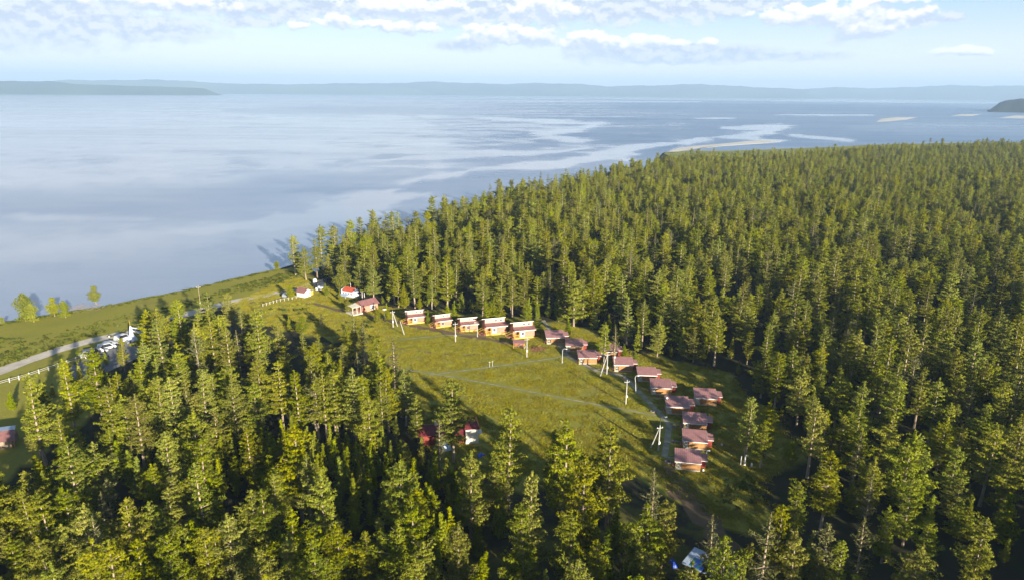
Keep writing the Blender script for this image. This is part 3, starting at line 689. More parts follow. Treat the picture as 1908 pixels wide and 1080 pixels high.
def clump(x, y):
    return (math.sin(x*.071+1.3*math.sin(y*.043))+math.sin(y*.083+1.7*math.sin(x*.037)+2)+.8*math.sin((x+y)*.19+math.sin(x*.11)*2)+.6*math.sin((x-1.7*y)*.031))/3.4
def near_tree(x, y, d):
    gx, gy = int(x//4), int(y//4)
    for i in range(gx-2, gx+3):
        for j in range(gy-2, gy+3):
            for (a, b) in grid.get((i, j), ()):
                if (a-x)**2+(b-y)**2 < d*d: return True
    return False
def put_tree(x, y, h, form, key=False):
    if form == 'D2': form = 'S'
    vi = pick.choice(FORMS[form]); H = VARS[vi][3]
    TREES.append((x, y, h/H, pick.uniform(0, 6.283), vi, h, form, key)); grid.setdefault((int(x//4), int(y//4)), []).append((x, y))
for (tx, ty, h, form) in KEY:
    p = g(tx, ty, h); put_tree(p.x, p.y, h, form, True)
# the rest of the forest
HOUSES_XY = []      # clear discs round the buildings
for (px_, py_, rr) in [(690, 580, 7), (568, 552, 7), (650, 554, 8), (840, 812, 9), (880, 815, 7), (15, 830, 8), (835, 850, 9), (812, 800, 8), (795, 845, 8), (870, 866, 6), (1300, 1062, 9), (1390, 862, 5), (245, 630, 6), (1350, 1085, 7), (860, 850, 7), (1318, 752, 7), (587, 530, 6), (1325, 1074, 7), (1380, 1110, 7)]:
    p = g(px_, py_); HOUSES_XY.append((p.x, p.y, rr))
shx = np.array([p.x for p in inl]); shy = np.array([p.y for p in inl])
o_sh = np.argsort(shx); shx, shy = shx[o_sh], shy[o_sh]
SKYL = [(-400, 830), (0, 722), (60, 704), (150, 668), (205, 655), (250, 642), (262, 592), (330, 577), (385, 562), (430, 562), (470, 580), (500, 606), (560, 618), (620, 610), (656, 592), (700, 606), (735, 636), (755, 690), (785, 742), (800, 785), (860, 850), (960, 880)]
def left_forest(p):
    q = proj((p[0], p[1], 0)); return q[0] < 860 and q[1] > np.interp(q[0], [0, 430, 560, 650, 760], [600, 566, 600, 625, 650])
def blocks_view(x, y):
    q = proj((x, y, 16.5)); return q[0] < 960 and q[1] < np.interp(q[0], [a for a, b in SKYL], [b for a, b in SKYL])
SKYF = [(560, 470), (600, 446), (640, 425), (690, 392), (740, 398), (830, 372), (900, 352), (960, 337), (1060, 322), (1130, 310), (1190, 300), (1215, 291), (1250, 286), (1400, 283.5), (1480, 279.5), (1560, 274), (1700, 267.5), (1908, 262), (2400, 255)]
def far_over(x, y, j):
    q = proj((x, y, 16.0)); return q[1] < np.interp(q[0], [a for a, b in SKYF], [b for a, b in SKYF])+j
SKYB = [(780, 700), (820, 800), (862, 846), (1000, 850), (1080, 855), (1190, 872), (1250, 925), (1300, 962), (1400, 990), (1440, 960), (1500, 860), (1530, 800), (1600, 760)]
def over_low(x, y):
    q = proj((x, y, 15.5)); b = proj((x, y, 0)); return 780 < q[0] < 1600 and b[1] > 830 and q[1] < np.interp(q[0], [a for a, b_ in SKYB], [b_ for a, b_ in SKYB])
def scatter(n_try, x0, x1, y0, y1, dmin, wts, seed):
    r = random.Random(seed)
    fs = [f for f, w in wts for _ in range(w)]
    for _ in range(n_try):
        x, y = r.uniform(x0, x1), r.uniform(y0, y1)
        if x < y*-.86-60: continue
        if y > np.interp(x, shx, shy)-3: continue
        if inside((x, y), LAWN) or inside((x, y), LAKESIDE) or inside((x, y), LEFTOPEN) or inside((x, y), PARK): continue
        if inside((x, y), MARSH): continue
        if left_forest((x, y)) and blocks_view(x, y): continue
        sp = inside((x, y), SPARSE_R) or inside((x, y), SPARSE_B)
        oof = y < 110 and proj((x, y, 19))[1] > CH+6
        if oof: sp = False
        spb = sp and inside((x, y), SPARSE_B)
        if sp and r.random() < (.3 if spb else .35): continue
        if spb: sp = False
        if over_low(x, y): continue
        if y > 330 and far_over(x, y, r.uniform(-4, 3)): continue
        form = r.choice(fs) if not sp else r.choice('YYYKKS'); h = {'T': r.uniform(11.5, 20), 'K': r.uniform(10.5, 19), 'R': r.uniform(10, 16.5), 'S': r.uniform(12, 18), 'Y': r.uniform(4, 9)}[form]
        if sp: h *= .85
        if oof and x > 0: h = min(22, h*1.25) if form != 'Y' else h
        if oof and proj((x, y, h))[1] < CH+3: continue
        yb = inside((x, y), YOUNG)
        if yb: form = 'Y'; h = r.uniform(4.5, 9)
        cl = clump(x, y)
        if not yb and cl < -.35 and r.random() < .55: continue
        if form != 'Y' and y > 120: h *= 1+.16*cl
        d = dmin*(1-.12*cl)*(.62 if form == 'Y' else 1.0)*(1.0 if not sp else 1.1)
        if near_tree(x, y, d): continue
        if any((x-a)**2+(y-b)**2 < q*q for a, b, q in HOUSES_XY): continue
        put_tree(x, y, h, form)
WT = [('T', 5), ('K', 4), ('R', 4), ('S', 1), ('Y', 4)]
scatter(9000, -260, 330, 60, 330, 4.1, WT, 1)
scatter(2600, -120, 240, -60, 60, 5.0, [('T', 5), ('R', 2), ('Y', 3)], 2)       # behind the camera, their shade falls into view
scatter(26000, -200, 420, 300, 620, 4.2, WT, 3)
scatter(50000, -60, 780, 560, 1120, 4.9, [('T', 4), ('K', 4), ('R', 4), ('S', 1), ('Y', 2)], 4)

r = random.Random(78); yx0, yx1 = min(p.x for p in YOUNG), max(p.x for p in YOUNG); yy0, yy1 = min(p.y for p in YOUNG), max(p.y for p in YOUNG)
for _ in range(1500):
    x, y = r.uniform(yx0, yx1), r.uniform(yy0, yy1)
    if inside((x, y), YOUNG) and not near_tree(x, y, 2.1) and not any((x-a)**2+(y-b)**2 < q*q*.5 for a, b, q in HOUSES_XY): put_tree(x, y, r.uniform(4, 8.5), 'Y')
r = random.Random(77)
for a_, b_ in zip(LAWN, LAWN[1:]+LAWN[:1]):
    n_ = int((b_-a_).length/3.2)
    for k in range(n_):
        p = a_.lerp(b_, r.random()); q = proj((p.x, p.y, 0))
        if q[1] > 800 or (q[0] < 800 and q[1] > 596) or q[0] < 700: continue
        t_ = (b_-a_).normalized(); o_2 = r.uniform(1, 9); x, y = p.x+t_.y*o_2*-1, p.y+t_.x*o_2
        if inside((x, y), LAWN): x, y = p.x+t_.y*o_2, p.y-t_.x*o_2
        if inside((x, y), LAWN) or near_tree(x, y, 2.2): continue
        put_tree(x, y, r.choice([3, 4, 5, 6.5, 8, 9]), 'Y')
# the 300 that show largest are things of their own, the rest are one forest
def seen(t):
    x, y, s, ro, vi, h, form, key = t
    a = proj((x, y, h)); b = proj((x, y, h*.45))
    if a[2] < 20 or not (-25 < a[0] < CW+25) or not (a[1] < CH-6): return 0
    if b[1] < 0: return 0
    return (h+4)/a[2]
order = sorted(range(len(TREES)), key=lambda i: -(seen(TREES[i])*(2.2 if TREES[i][7] else 1)))
single = [i for i in order[:300] if seen(TREES[i]) > 0]; sset = set(single)
# words for where each tree stands
MARKS = [('the blue sheeted shed at the bottom', 1310, 1055), ('the dark red roofed house', 850, 815), ('the nearest red roofed cabin', 1290, 870), ('the isolated pinkish cabin at the left edge', 15, 825),
         ('the white rail fence', 90, 690), ('the parked cars', 185, 660), ('the scarf covered shrine', 245, 640), ('the small white house', 568, 552), ('the porch cabin with the long roof', 685, 580),
         ('the five orange cabins', 870, 615), ('the upper red roofed cabins', 1080, 650), ('the middle red roofed cabins', 1230, 720), ('the white posts in the shade', 1388, 862),
         ('the big lawn', 980, 760), ('the lower left corner', 90, 1060), ('the bottom edge left of centre', 480, 1070), ('the bottom edge at centre', 850, 1070), ('the lower right corner', 1800, 1060),
         ('the right edge', 1880, 760), ('the left forest middle', 380, 740), ('the lake shore', 540, 500), ('the shaded gap on the right', 1600, 900), ('the right forest front', 1620, 690), ('the teal sheet in the left forest', 556, 830)]
MW = [(n, g(x, y)) for n, x, y in MARKS]
LOOK = {'T': 'layered larch', 'K': 'columnar larch', 'R': 'broad spreading larch', 'S': 'thin sparse larch', 'Y': 'bright conical young larch', 'B': 'rounded pale green larch'}
ORD = ['nearest', 'second nearest', 'third nearest', 'fourth nearest', 'fifth nearest', 'sixth nearest', 'seventh nearest', 'eighth nearest', 'ninth nearest', 'tenth nearest', 'eleventh nearest', 'twelfth nearest']
used_lab = {}; cands = []
for i in single:
    x, y, s, ro, vi, h, form, key = TREES[i]
    q = min(MW, key=lambda m: (m[1].x-x)**2+(m[1].y-y)**2); dx, dy = x-q[1].x, y-q[1].y
    side = ('beyond' if dy > 0 else 'in front of') if abs(dy) > abs(dx)*1.1 else ('right of' if dx > 0 else 'left of')
    size = 'tall' if h > 14.5 else 'medium' if h > 8.5 else 'small'
    cands.append((i, (size, LOOK[form], side, q[0]), math.hypot(dx, dy)))
groups = {}
for i, key_, dist in cands: groups.setdefault(key_, []).append((dist, i))
LABEL = {}
for key_, lst in groups.items():
    lst.sort()
    for n_, (dist, i) in enumerate(lst):
        size, look, side, mk = key_
        far_ = '' if len(lst) == 1 else (ORD[n_] if n_ < 12 else 'farther %d' % n_)+' such '
        LABEL[i] = (size+' '+look+' '+side+' '+mk) if len(lst) == 1 else ((ORD[n_] if n_ < 12 else 'one of the farther')+' '+size+' '+look+' '+side+' '+mk)
first_crown = {}; first_trunk = {}
for i in single:
    x, y, s, ro, vi, h, form, key = TREES[i]; form_, tm, lm, H = VARS[vi]
    t = thing('larch_tree', LABEL[i], 'tree', (x, y, 0), ro, group='larches standing one by one around the camp and in the near forest', scale=s)
    c1_ = link(bpy.data.objects.new('trunk', tm), t); c2_ = link(bpy.data.objects.new('crown', lm), t)
    first_crown.setdefault(vi, c2_); first_trunk.setdefault(vi, c1_)

def instancer(name, pts, sources, label, cat):
    """one object whose points carry copies of the source meshes; pts = (x, y, z, scale, rot, index)"""
    me = bpy.data.meshes.new(name); me.vertices.add(len(pts)); me.vertices.foreach_set('co', np.array([p[:3] for p in pts], dtype=np.float32).ravel())
    for nm, k, ty in (('tsc', 3, 'FLOAT'), ('trot', 4, 'FLOAT'), ('tidx', 5, 'INT')):
        a = me.attributes.new(nm, ty, 'POINT'); a.data.foreach_set('value', np.array([p[k] for p in pts], dtype=np.float32 if ty == 'FLOAT' else np.int32))
    me.update(); o = mesh_obj(name, me); o['kind'] = 'stuff'; tag(o, label, cat)
    ng = bpy.data.node_groups.new(name+'_points', 'GeometryNodeTree'); ng.interface.new_socket('Geometry', in_out='INPUT', socket_type='NodeSocketGeometry'); ng.interface.new_socket('Geometry', in_out='OUTPUT', socket_type='NodeSocketGeometry')
    N = ng.nodes; L = ng.links; gi = N.new('NodeGroupInput'); go = N.new('NodeGroupOutput')
    def attr(nm, ty):
        n = N.new('GeometryNodeInputNamedAttribute'); n.data_type = ty; n.inputs['Name'].default_value = nm; return n.outputs[0]
    rot = N.new('ShaderNodeCombineXYZ'); L.new(attr('trot', 'FLOAT'), rot.inputs[2])
    out = N.new('GeometryNodeJoinGeometry'); idx = attr('tidx', 'INT'); sc = attr('tsc', 'FLOAT')
    for k, objs in enumerate(sources):
        if not objs: continue
        j = N.new('GeometryNodeJoinGeometry')
        for ob in objs:
            oi = N.new('GeometryNodeObjectInfo'); oi.inputs['Object'].default_value = ob; oi.transform_space = 'ORIGINAL'; L.new(oi.outputs['Geometry'], j.inputs[0])
        cmp_ = N.new('FunctionNodeCompare'); cmp_.data_type = 'INT'; cmp_.operation = 'EQUAL'; L.new(idx, cmp_.inputs[2]); cmp_.inputs[3].default_value = k
        ip = N.new('GeometryNodeInstanceOnPoints'); L.new(gi.outputs[0], ip.inputs['Points']); L.new(cmp_.outputs[0], ip.inputs['Selection'])
        L.new(j.outputs[0], ip.inputs['Instance']); L.new(rot.outputs[0], ip.inputs['Rotation']); L.new(sc, ip.inputs['Scale']); L.new(ip.outputs[0], out.inputs[0])
    L.new(out.outputs[0], go.inputs[0])
    md = o.modifiers.new('points', 'NODES'); md.node_group = ng
    return o
avail = set(first_crown)
def sub(vi):
    if vi in avail: return vi
    c = [k for k in avail if VARS[k][0] == VARS[vi][0]]; return c[0] if c else sorted(avail)[0]
rest = [(t[0], t[1], 0, t[2], t[3], sub(t[4])) for i, t in enumerate(TREES) if i not in sset]
instancer('larch_forest', rest, [[first_trunk[k], first_crown[k]] if k in avail else [] for k in range(len(VARS))], 'dense green larch forest spreading back to the lake', 'forest')
print('TREES', len(TREES), 'single', len(single), sum(len(VARS[TREES[i][4]][2].polygons) for i in single), 'variant tris', [len(v[2].polygons) for v in VARS])

# shrubs and tussocks of the shore meadow; tufts of the lawn
bm_src = []
def bush(seed, rad, n):
    r = random.Random(seed); C = [(r.gauss(0, .4)*rad, r.gauss(0, .4)*rad, abs(r.gauss(.22, .14))*rad) for _ in range(n)]
    return leaf_mesh('leaves', C, [.3*rad]*n, 8, seed, size=.30, flat=.7)
r = random.Random(5); pts = []
srcs = []
for k in range(3):
    mb_ = bush(k, 1.0, 12); mb_.materials.append(M['bush']); q = g(*[(60, 640), (120, 625), (180, 612)][k])
    o = mesh_obj('low_shrub', mb_); o.location = (q.x, q.y, 0); tag(o, ['low green shrub on the shore meadow beyond the left end of the road', 'low green shrub mid way along the shore meadow', 'low green shrub on the meadow beyond the cars'][k], 'shrub'); srcs.append([o])
bands = [(pts2([(-20, 640), (0, 630), (60, 628), (200, 596), (250, 580), (240, 600), (120, 640), (0, 680)]), 170, (.4, 1.1)), (pts2([(-20, 672), (0, 676), (120, 634), (200, 612), (195, 618), (120, 642), (0, 684)]), 60, (.6, 1.1)),
         (pts2([(250, 590), (400, 545), (540, 505), (560, 515), (500, 535), (400, 556), (260, 600)]), 240, (.6, 1.2)), (pts2([(200, 628), (330, 600), (340, 592), (240, 612)]), 30, (.6, 1.0)),
         (pts2([(-60, 617), (100, 589), (200, 573), (300, 554), (400, 531), (500, 508), (500, 505), (400, 528), (300, 550), (200, 569), (100, 585), (-60, 612)]), 260, (.35, .9)), (pts2([(620, 600), (700, 590), (700, 640), (660, 650)]), 30, (.7, 1.3)), (pts2([(1330, 900), (1400, 880), (1430, 920), (1390, 960), (1330, 930)]), 40, (.5, 1.0)), (pts2([(480, 560), (560, 565), (600, 600), (520, 600)]), 25, (.6, 1.2))]
for poly, n, sc_ in bands:
    x0 = min(p.x for p in poly); x1 = max(p.x for p in poly); y0 = min(p.y for p in poly); y1 = max(p.y for p in poly); c = 0; tries = 0
    while c < n and tries < 20000:
        tries += 1; x, y = r.uniform(x0, x1), r.uniform(y0, y1)
        if inside((x, y), poly): pts.append((x, y, -.05, r.uniform(*sc_), r.uniform(0, 6.28), r.randrange(3))); c += 1
instancer('meadow_shrubs', pts, srcs, 'low green shrubs and tussocks spread over the shore meadow', 'shrubs')
# grass tufts: one source object, a patch of blades a metre and a half wide
def tuft(seed):
    r = np.random.default_rng(seed); n = 90; c = np.stack([r.uniform(-1.1, 1.1, n), r.uniform(-1.1, 1.1, n), np.zeros(n)], 1)
    a = r.uniform(0, 6.28, n); d = np.stack([np.cos(a), np.sin(a), np.zeros(n)], 1); h = r.uniform(.06, .18, n)[:, None]; l = r.normal(size=(n, 3))*.1; l[:, 2] = 0
    V = np.stack([c-d*.11, c+d*.11, c+l+np.array([0, 0, 1])*h], 1).reshape(-1, 3)
    me = bpy.data.meshes.new('grass_tuft'); me.from_pydata([tuple(v) for v in V], [], [(3*i, 3*i+1, 3*i+2) for i in range(n)]); me.update(); return me
M['blade'] = leaf_mat('grass_blades', (.33, .30, .042), (.25, .24, .034), (.34, .28, .06))
tf = mesh_obj('grass_tuft', tuft(3), M['blade']); q = g(900, 720); tf.location = (q.x, q.y, 0); tf['kind'] = 'stuff'; tag(tf, 'short grass tuft in the middle of the lawn', 'grass')
x0, x1 = min(p.x for p in LAWN), max(p.x for p in LAWN); y0, y1 = min(p.y for p in LAWN), max(p.y for p in LAWN)
gp = []
PL = [pts2(q) for q in ([(752, 688), (800, 694), (900, 712), (1050, 741), (1150, 760), (1232, 775)], [(800, 698), (900, 685), (980, 674), (1064, 662)], [(745, 632), (830, 624), (920, 622), (960, 625)],
      [(590, 566), (640, 580), (700, 590), (760, 605), (830, 618), (890, 628), (960, 640)], [(1012, 596), (1058, 664), (1110, 690), (1162, 700), (1186, 724), (1232, 772), (1247, 790), (1243, 822), (1238, 850)])]
def on_path(x, y):
    p = Vector((x, y))
    for L_ in PL:
        for a, b in zip(L_[:-1], L_[1:]):
            t = max(0, min(1, (p-a).dot(b-a)/(b-a).length_squared))
            if (a.lerp(b, t)-p).length < 1.7: return True
    return False
for _ in range(20000):
    x, y = r.uniform(x0, x1), r.uniform(y0, y1)
    if inside((x, y), LAWN) and not on_path(x, y): gp.append((x, y, 0, r.uniform(.6, 1.2), r.uniform(0, 6.28), 0))
instancer('lawn_grass', gp, [[tf]], 'short yellow green grass covering the open lawn', 'grass')

# ------------------------------------------------------------------ buildings
def frame_of(pl, pr):
    a, b = g(*pl), g(*pr); return (a+b)/2, math.atan2(b.y-a.y, b.x-a.x), (b-a).length
def ribbed_roof(name, quad, t, m, parent, n=12, rib=.035):
    """sheet roof between four top corners: front-left, front-right, back-right, back-left, with standing ribs"""
    fl, fr, br, bl = [Vector(q) for q in quad]; mb = MB(); mb.slab([fl, fr, br, bl], t)
    nrm = (fr-fl).cross(bl-fl).normalized()
    for k in range(n+1):
        u = min(max(k/n, .008), .992); a = fl.lerp(fr, u); b = bl.lerp(br, u); w = (fr-fl).normalized()*.03
        mb.add([a-w, a+w, b+w, b-w, a-w+nrm*rib, a+w+nrm*rib, b+w+nrm*rib, b-w+nrm*rib], [(4,5,6,7),(0,1,5,4),(1,2,6,5),(2,3,7,6),(3,0,4,7)])
    return mb.build(name, m, parent)
def window(parent, x0, x1, z0, z1, y, frame_m, name='window', d=.06, bar=True):
    w = .07; f = MB().box(x0, x1, y-d, y, z0, z0+w).box(x0, x1, y-d, y, z1-w, z1).box(x0, x0+w, y-d, y, z0+w, z1-w).box(x1-w, x1, y-d, y, z0+w, z1-w)
    if bar: xm = (x0+x1)/2; f.box(xm-.025, xm+.025, y-d*.8, y, z0+w, z1-w)
    fo = f.build(name, frame_m, parent)
    MB().box(x0+w, x1-w, y-.02, y-.012, z0+w, z1-w).build('pane', M['glass'], fo); return fo

# --- small log cabin: mono-pitch roof rising to the rear, open porch with crossed rails at one end, red annex at the other
def make_log_cabin():
    t = thing('log_cabin', 'log cabin', 'cabin')
    x0, xp, x1, dep = -2.55, -1.25, 2.50, 3.8; zf, zb = 2.12, 2.85
    w = MB(); w.box(xp, x1, .0, dep, 0.25, 2.05); n = 9
    for k in range(n):      # log courses on the front and on both ends, ends crossing at the corners
        z = .25+.2*k
        w.tube([(xp-.12, -.02, z+.1), (x1+.12, -.02, z+.1)], .105, 6); w.tube([(x1+.02, -.12, z+.19), (x1+.02, dep+.1, z+.19)], .105, 6); w.tube([(xp-.02, -.12, z+.19), (xp-.02, dep+.1, z+.19)], .105, 6)
    w.add([(xp, 0.02, 2.05), (xp, dep, 2.05), (xp, dep, zb-.12)], [(0, 1, 2)]).add([(x1, 0.02, 2.05), (x1, dep, 2.05), (x1, dep, zb-.12)], [(0, 2, 1)])
    w.box(xp, x1, dep-.1, dep, 2.05, zb-.14)
    w.build('wall', M['log'], t)
    MB().box(x0-.05, x1+.05, -.12, dep+.05, .0, .25).build('plinth', M['concrete'], t)
    ribbed_roof('roof', [(x0-.28, -.45, zf), (x1+.22, -.45, zf), (x1+.22, dep+.4, zb+.06), (x0-.28, dep+.4, zb+.06)], .05, M['redroof'], t, 13)
    tr = MB(); tr.box(x0-.28, x1+.22, -.53, -.45, zf-.17, zf+.02)
    for x in (x0-.31, x1+.22): tr.slab([(x, -.5, zf+.0), (x+.035, -.5, zf+.0), (x+.035, dep+.42, zb+.055), (x, dep+.42, zb+.055)], .13)
    tr.build('roof_trim', M['white'], t)
    for x, y in ((x0+.05, .02), (x0+.05, dep-.05)): MB().box(x-.05, x+.06, y-.05, y+.06, .25, zf+(zb-zf)*(y+.45)/4.6-.05).build('porch_post', M['yellow'], t)
    rl = MB()
    for (a, b) in (((x0+.1, .05, .95), (xp-.2, .05, .95)), ((x0+.1, .05, .35), (xp-.2, .05, .35)), ((x0+.1, .05, .35), (xp-.2, .05, 1.55)), ((x0+.1, .05, 1.55), (xp-.2, .05, .35)), ((x0+.1, .05, 1.55), (xp-.2, .05, 1.55))): rl.bar(a, b, .05)
    rl.build('porch_railing', M['cream'], t)
    dr = MB().box(xp-.10-.045, xp-.11, 1.4, 2.3, .27, 2.1).build('door', M['deck'], t); MB().box(xp-.19, xp-.15, 2.12, 2.2, 1.1, 1.2).build('handle', M['metalw'], dr)
    MB().box(x1+.1, x1+1.35, 1.55, 3.45, 0.1, 1.98).build('annex_wall', M['redwall'], t)
    ribbed_roof('annex_roof', [(x1+.12, 1.15, 2.05), (x1+1.62, 1.15, 2.05), (x1+1.62, 3.75, 2.5), (x1+.12, 3.75, 2.5)], .05, M['redroof'], t, 5)
    MB().box(x1+.12, x1+1.62, 1.11, 1.15, 1.92, 2.05).build('annex_trim', M['white'], t)
    MB().box(x0-.7, x0-.1, 1.0, 2.4, 0, .16).build('step', M['deck'], t)
    index_kids(t); return t
CABINS = [((1018.9,640.6),(1051,640),'red roofed log cabin nearest the five orange cabins, farthest up its row'),
 ((1055.1,654.5),(1085.8,655.1),'red roofed log cabin second from the orange cabins, behind the curved lamp post'),
 ((1119.8,665.8),(1151,666.4),'red roofed log cabin standing behind the top of the A-shaped pole'),
 ((1078.9,677.7),(1111.3,677.7),'red roofed log cabin closest to the lawn, left of the A-shaped pole'),
 ((1144.9,691),(1178.3,691.9),'red roofed log cabin with half shaded roof, right of the A-shaped pole'),
 ((1189.2,709.8),(1222.6,710.8),'red roofed log cabin just right of the leaning curved lamp post'),
 ((1213.6,733.8),(1250,735.7),'red roofed log cabin with sunny honey wall midway down the row'),
 ((1295.6,753.5),(1334.5,756),'red roofed log cabin set back alone on the forest side of the row'),
 ((1242.5,770.4),(1283,772.3),'dim roofed log cabin in front of the one set back by the forest'),
 ((1273.8,800.2),(1315,804),'red roofed log cabin third from the near end of the row'),
 ((1272.8,834.2),(1316,838.5),'red roofed log cabin second from the near end of the row'),
 ((1258.5,873),(1303.7,878),'red roofed log cabin at the near end of the row beside the fire pit')]
proto = make_log_cabin()
for i, (l, rr, lab) in enumerate(CABINS):
    o = proto if i == 0 else copy_tree(proto)
    c, a, wdt = frame_of(l, rr); o.location = c; o.rotation_euler = (0, 0, a); o.scale = (wdt/5.1,)*3
    tag(o, lab, 'cabin', 'red roofed log cabins in a curved row')

# --- two-level orange cabin: front lean-to roof, clerestory with two windows, main roof falling to the rear, yellow porch and stairs
def make_orange_cabin(win_white):
    t = thing('orange_cabin', 'orange cabin', 'cabin'); x0, x1 = -3.1, 3.1; fl = .45
    w = MB(); w.box(x0+1.6, x1, 0, 5.2, fl, 2.75); w.box(x0, x0+1.6, 1.5, 5.2, fl, 2.75)
    for k in range(11): w.box(x0+1.6, x1+.02, -.025, -.003, fl+.04+.2*k, fl+.2+.2*k)
    w.build('wall', M['orange'], t)
    MB().box(x0, x1, .0, 5.2, 0, fl-.004).build('plinth', M['yellow'], t)
    c = MB().box(x0+.15, x1-.05, 1.9, 2.1, 2.75, 4.62)
    for k in range(6): c.box(x0+.15, x1-.05, 1.875, 1.897, 3.22+.2*k, 3.38+.2*k)
    c.build('clerestory_wall', M['pinkwall'], t)
    e = MB()
    for x in (x0+.15, x1-.17): e.add([(x, 2.1, 2.75), (x, 5.2, 2.75), (x, 5.2, 2.95), (x, 2.1, 4.58), (x+.12, 2.1, 2.75), (x+.12, 5.2, 2.75), (x+.12, 5.2, 2.95), (x+.12, 2.1, 4.58)], [(0,3,2,1),(4,5,6,7),(0,1,5,4),(1,2,6,5),(2,3,7,6),(3,0,4,7)])
    e.build('gable_wall', M['orange'], t)
    ribbed_roof('lower_roof', [(x0-.1, -.5, 2.75), (x1+.35, -.5, 2.75), (x1+.35, 1.88, 3.28), (x0-.1, 1.88, 3.28)], .06, M['brownroof'], t, 14)
    MB().box(x0-.1, x1+.35, -.55, -.5, 2.58, 2.76).build('fascia', M['white'], t)
    ribbed_roof('upper_roof', [(x0-.9, 1.55, 4.72), (x1+.2, 1.55, 4.72), (x1+.2, 5.8, 2.78), (x0-.9, 5.8, 2.78)], .07, M['brownroof'], t, 14)
    MB().box(x0-.9, x1+.2, 1.50, 1.547, 4.6, 4.76).build('upper_fascia', M['white'], t)
    window(t, .05, .75, 3.5, 4.2, 1.87, M['white'], 'clerestory_window'); window(t, 1.55, 2.3, 3.5, 4.25, 1.87, M['white'], 'clerestory_window')
    if win_white:
        MB().box(-1.25, .1, -.06, -.028, .6, 2.45).build('window_surround', M['white'], t); window(t, -1.0, -.15, 1.1, 2.2, -.063, M['white'], 'front_window')
    else: window(t, -.95, .0, .95, 2.3, -.028, M['white'], 'front_window')
    for x in (x0+.06, x0+1.5): MB().box(x-.06, x+.06, .02, .14, fl, 2.7).build('porch_post', M['yellow'], t)
    rl = MB()
    for x in np.linspace(x0+.12, x0+1.4, 7): rl.box(x-.025, x+.025, .03, .08, fl+.1, fl+.85)
    rl.box(x0, x0+1.5, .02, .1, fl+.85, fl+.95)
    for y in np.linspace(.2, 1.4, 5): rl.box(x0-.02, x0+.04, y-.025, y+.025, fl+.1, fl+.85)
    rl.build('porch_railing', M['yellow'], t)
    MB().box(x0+.35, x0+1.15, 1.46, 1.497, fl, 2.35).build('door', M['deck'], t)
    st = MB()
    for k in range(4): st.box(x0-1.9+.42*k, x0-1.48+.42*k, 1.7, 3.0, 0, .11*(k+1))
    st.build('stair', M['deck'], t)
    for y in (1.62, 3.04):
        hr = MB(); hr.tube([(x0-1.9, y, .95), (x0-.15, y, fl+1.15)], .06, 4); hr.bar((x0-1.85, y, 0), (x0-1.85, y, 1.0), .06); hr.bar((x0-.2, y, 0), (x0-.2, y, fl+1.2), .06); hr.build('handrail', M['yellow'], t)
    MB().box(x0-.6, x0-.05, .2, 1.55, 0, .40).build('deck', M['deck'], t)
    index_kids(t); return t
OC = [((761.0,604.4),(792.0,601.1),1,'orange cabin farthest left of the five, white window and yellow porch'),
      ((813.0,611.2),(841.9,607.4),0,'orange cabin second from the left of the five, small larch beside its right wall'),
      ((859.1,618.7),(890.9,615.8),0,'orange cabin in the middle of the five, behind the plain concrete pole'),
      ((905.7,625.1),(943.5,621.6),1,'orange cabin fourth of the five with whitish window and yellow rails'),
      ((958.5,631.9),(995.6,628.5),1,'orange cabin farthest right of the five, directly behind the open shelter')]
pa, pb = make_orange_cabin(True), make_orange_cabin(False); ua = ub = False
for i, (l, rr, wh, lab) in enumerate(OC):
    if wh: o = pa if not ua else copy_tree(pa); ua = True
    else: o = pb if not ub else copy_tree(pb); ub = True
    c, a, wdt = frame_of(l, rr); o.location = c; o.rotation_euler = (0, 0, a); o.scale = (wdt/6.2,)*3
    tag(o, lab, 'cabin', 'five orange two level cabins behind the lawn')

# --- porch cabin with the long brown roof
c, a, wdt = frame_of((675.7,583.4), (704,576.6)); t = thing('porch_cabin', 'orange cabin with long brown roof reaching over an open porch at its left end', 'cabin', c, a, scale=wdt/5.6)
w = MB().box(-2.8, 2.8, 0, 4.2, .2, 2.4)
for k in range(11): w.box(-2.8, 2.82, -.025, -.003, .24+.2*k, .4+.2*k)
w.add([(2.8, 0, 2.4), (2.8, 4.2, 2.4), (2.8, 2.1, 3.45)], [(0, 1, 2)]).add([(-2.8, 0, 2.4), (-2.8, 2.1, 3.45), (-2.8, 4.2, 2.4)], [(0, 1, 2)])
w.build('wall', M['orange'], t)
ribbed_roof('roof_slope', [(-3.0, -.5, 2.3), (3.3, -.5, 2.3), (3.3, 2.1, 3.62), (-3.0, 2.1, 3.62)], .06, M['brownroof'], t, 14)
ribbed_roof('roof_slope', [(3.3, 4.7, 2.3), (-3.0, 4.7, 2.3), (-3.0, 2.12, 3.62), (3.3, 2.12, 3.62)], .06, M['brownroof'], t, 14)
MB().slab([(-6.1, .3, 2.35), (-3.0, .3, 2.35), (-3.0, 3.9, 2.65), (-6.1, 3.9, 2.65)], .1).build('porch_roof', M['cream'], t)
for x in (-6.0, -4.5, -3.1): MB().box(x-.07, x+.07, .4, .54, .2, 2.3).build('porch_post', M['cream'], t)
rl = MB().box(-6.0, -3.2, .42, .5, 1.05, 1.13)
for x in np.linspace(-5.8, -3.3, 9): rl.box(x-.03, x+.03, .43, .49, .25, 1.05)
rl.build('porch_railing', M['deck'], t); MB().box(-6.4, -2.85, -.3, 4.0, 0, .2).build('porch_floor', M['cream'], t)
MB().box(.15, 1.75, -.05, -.028, .45, 2.3).build('window_surround', M['white'], t); window(t, .5, 1.4, .8, 2.0, -.053, M['white']); window(t, -2.5, -1.9, 1.0, 1.7, -.028, M['deck'], 'small_window')

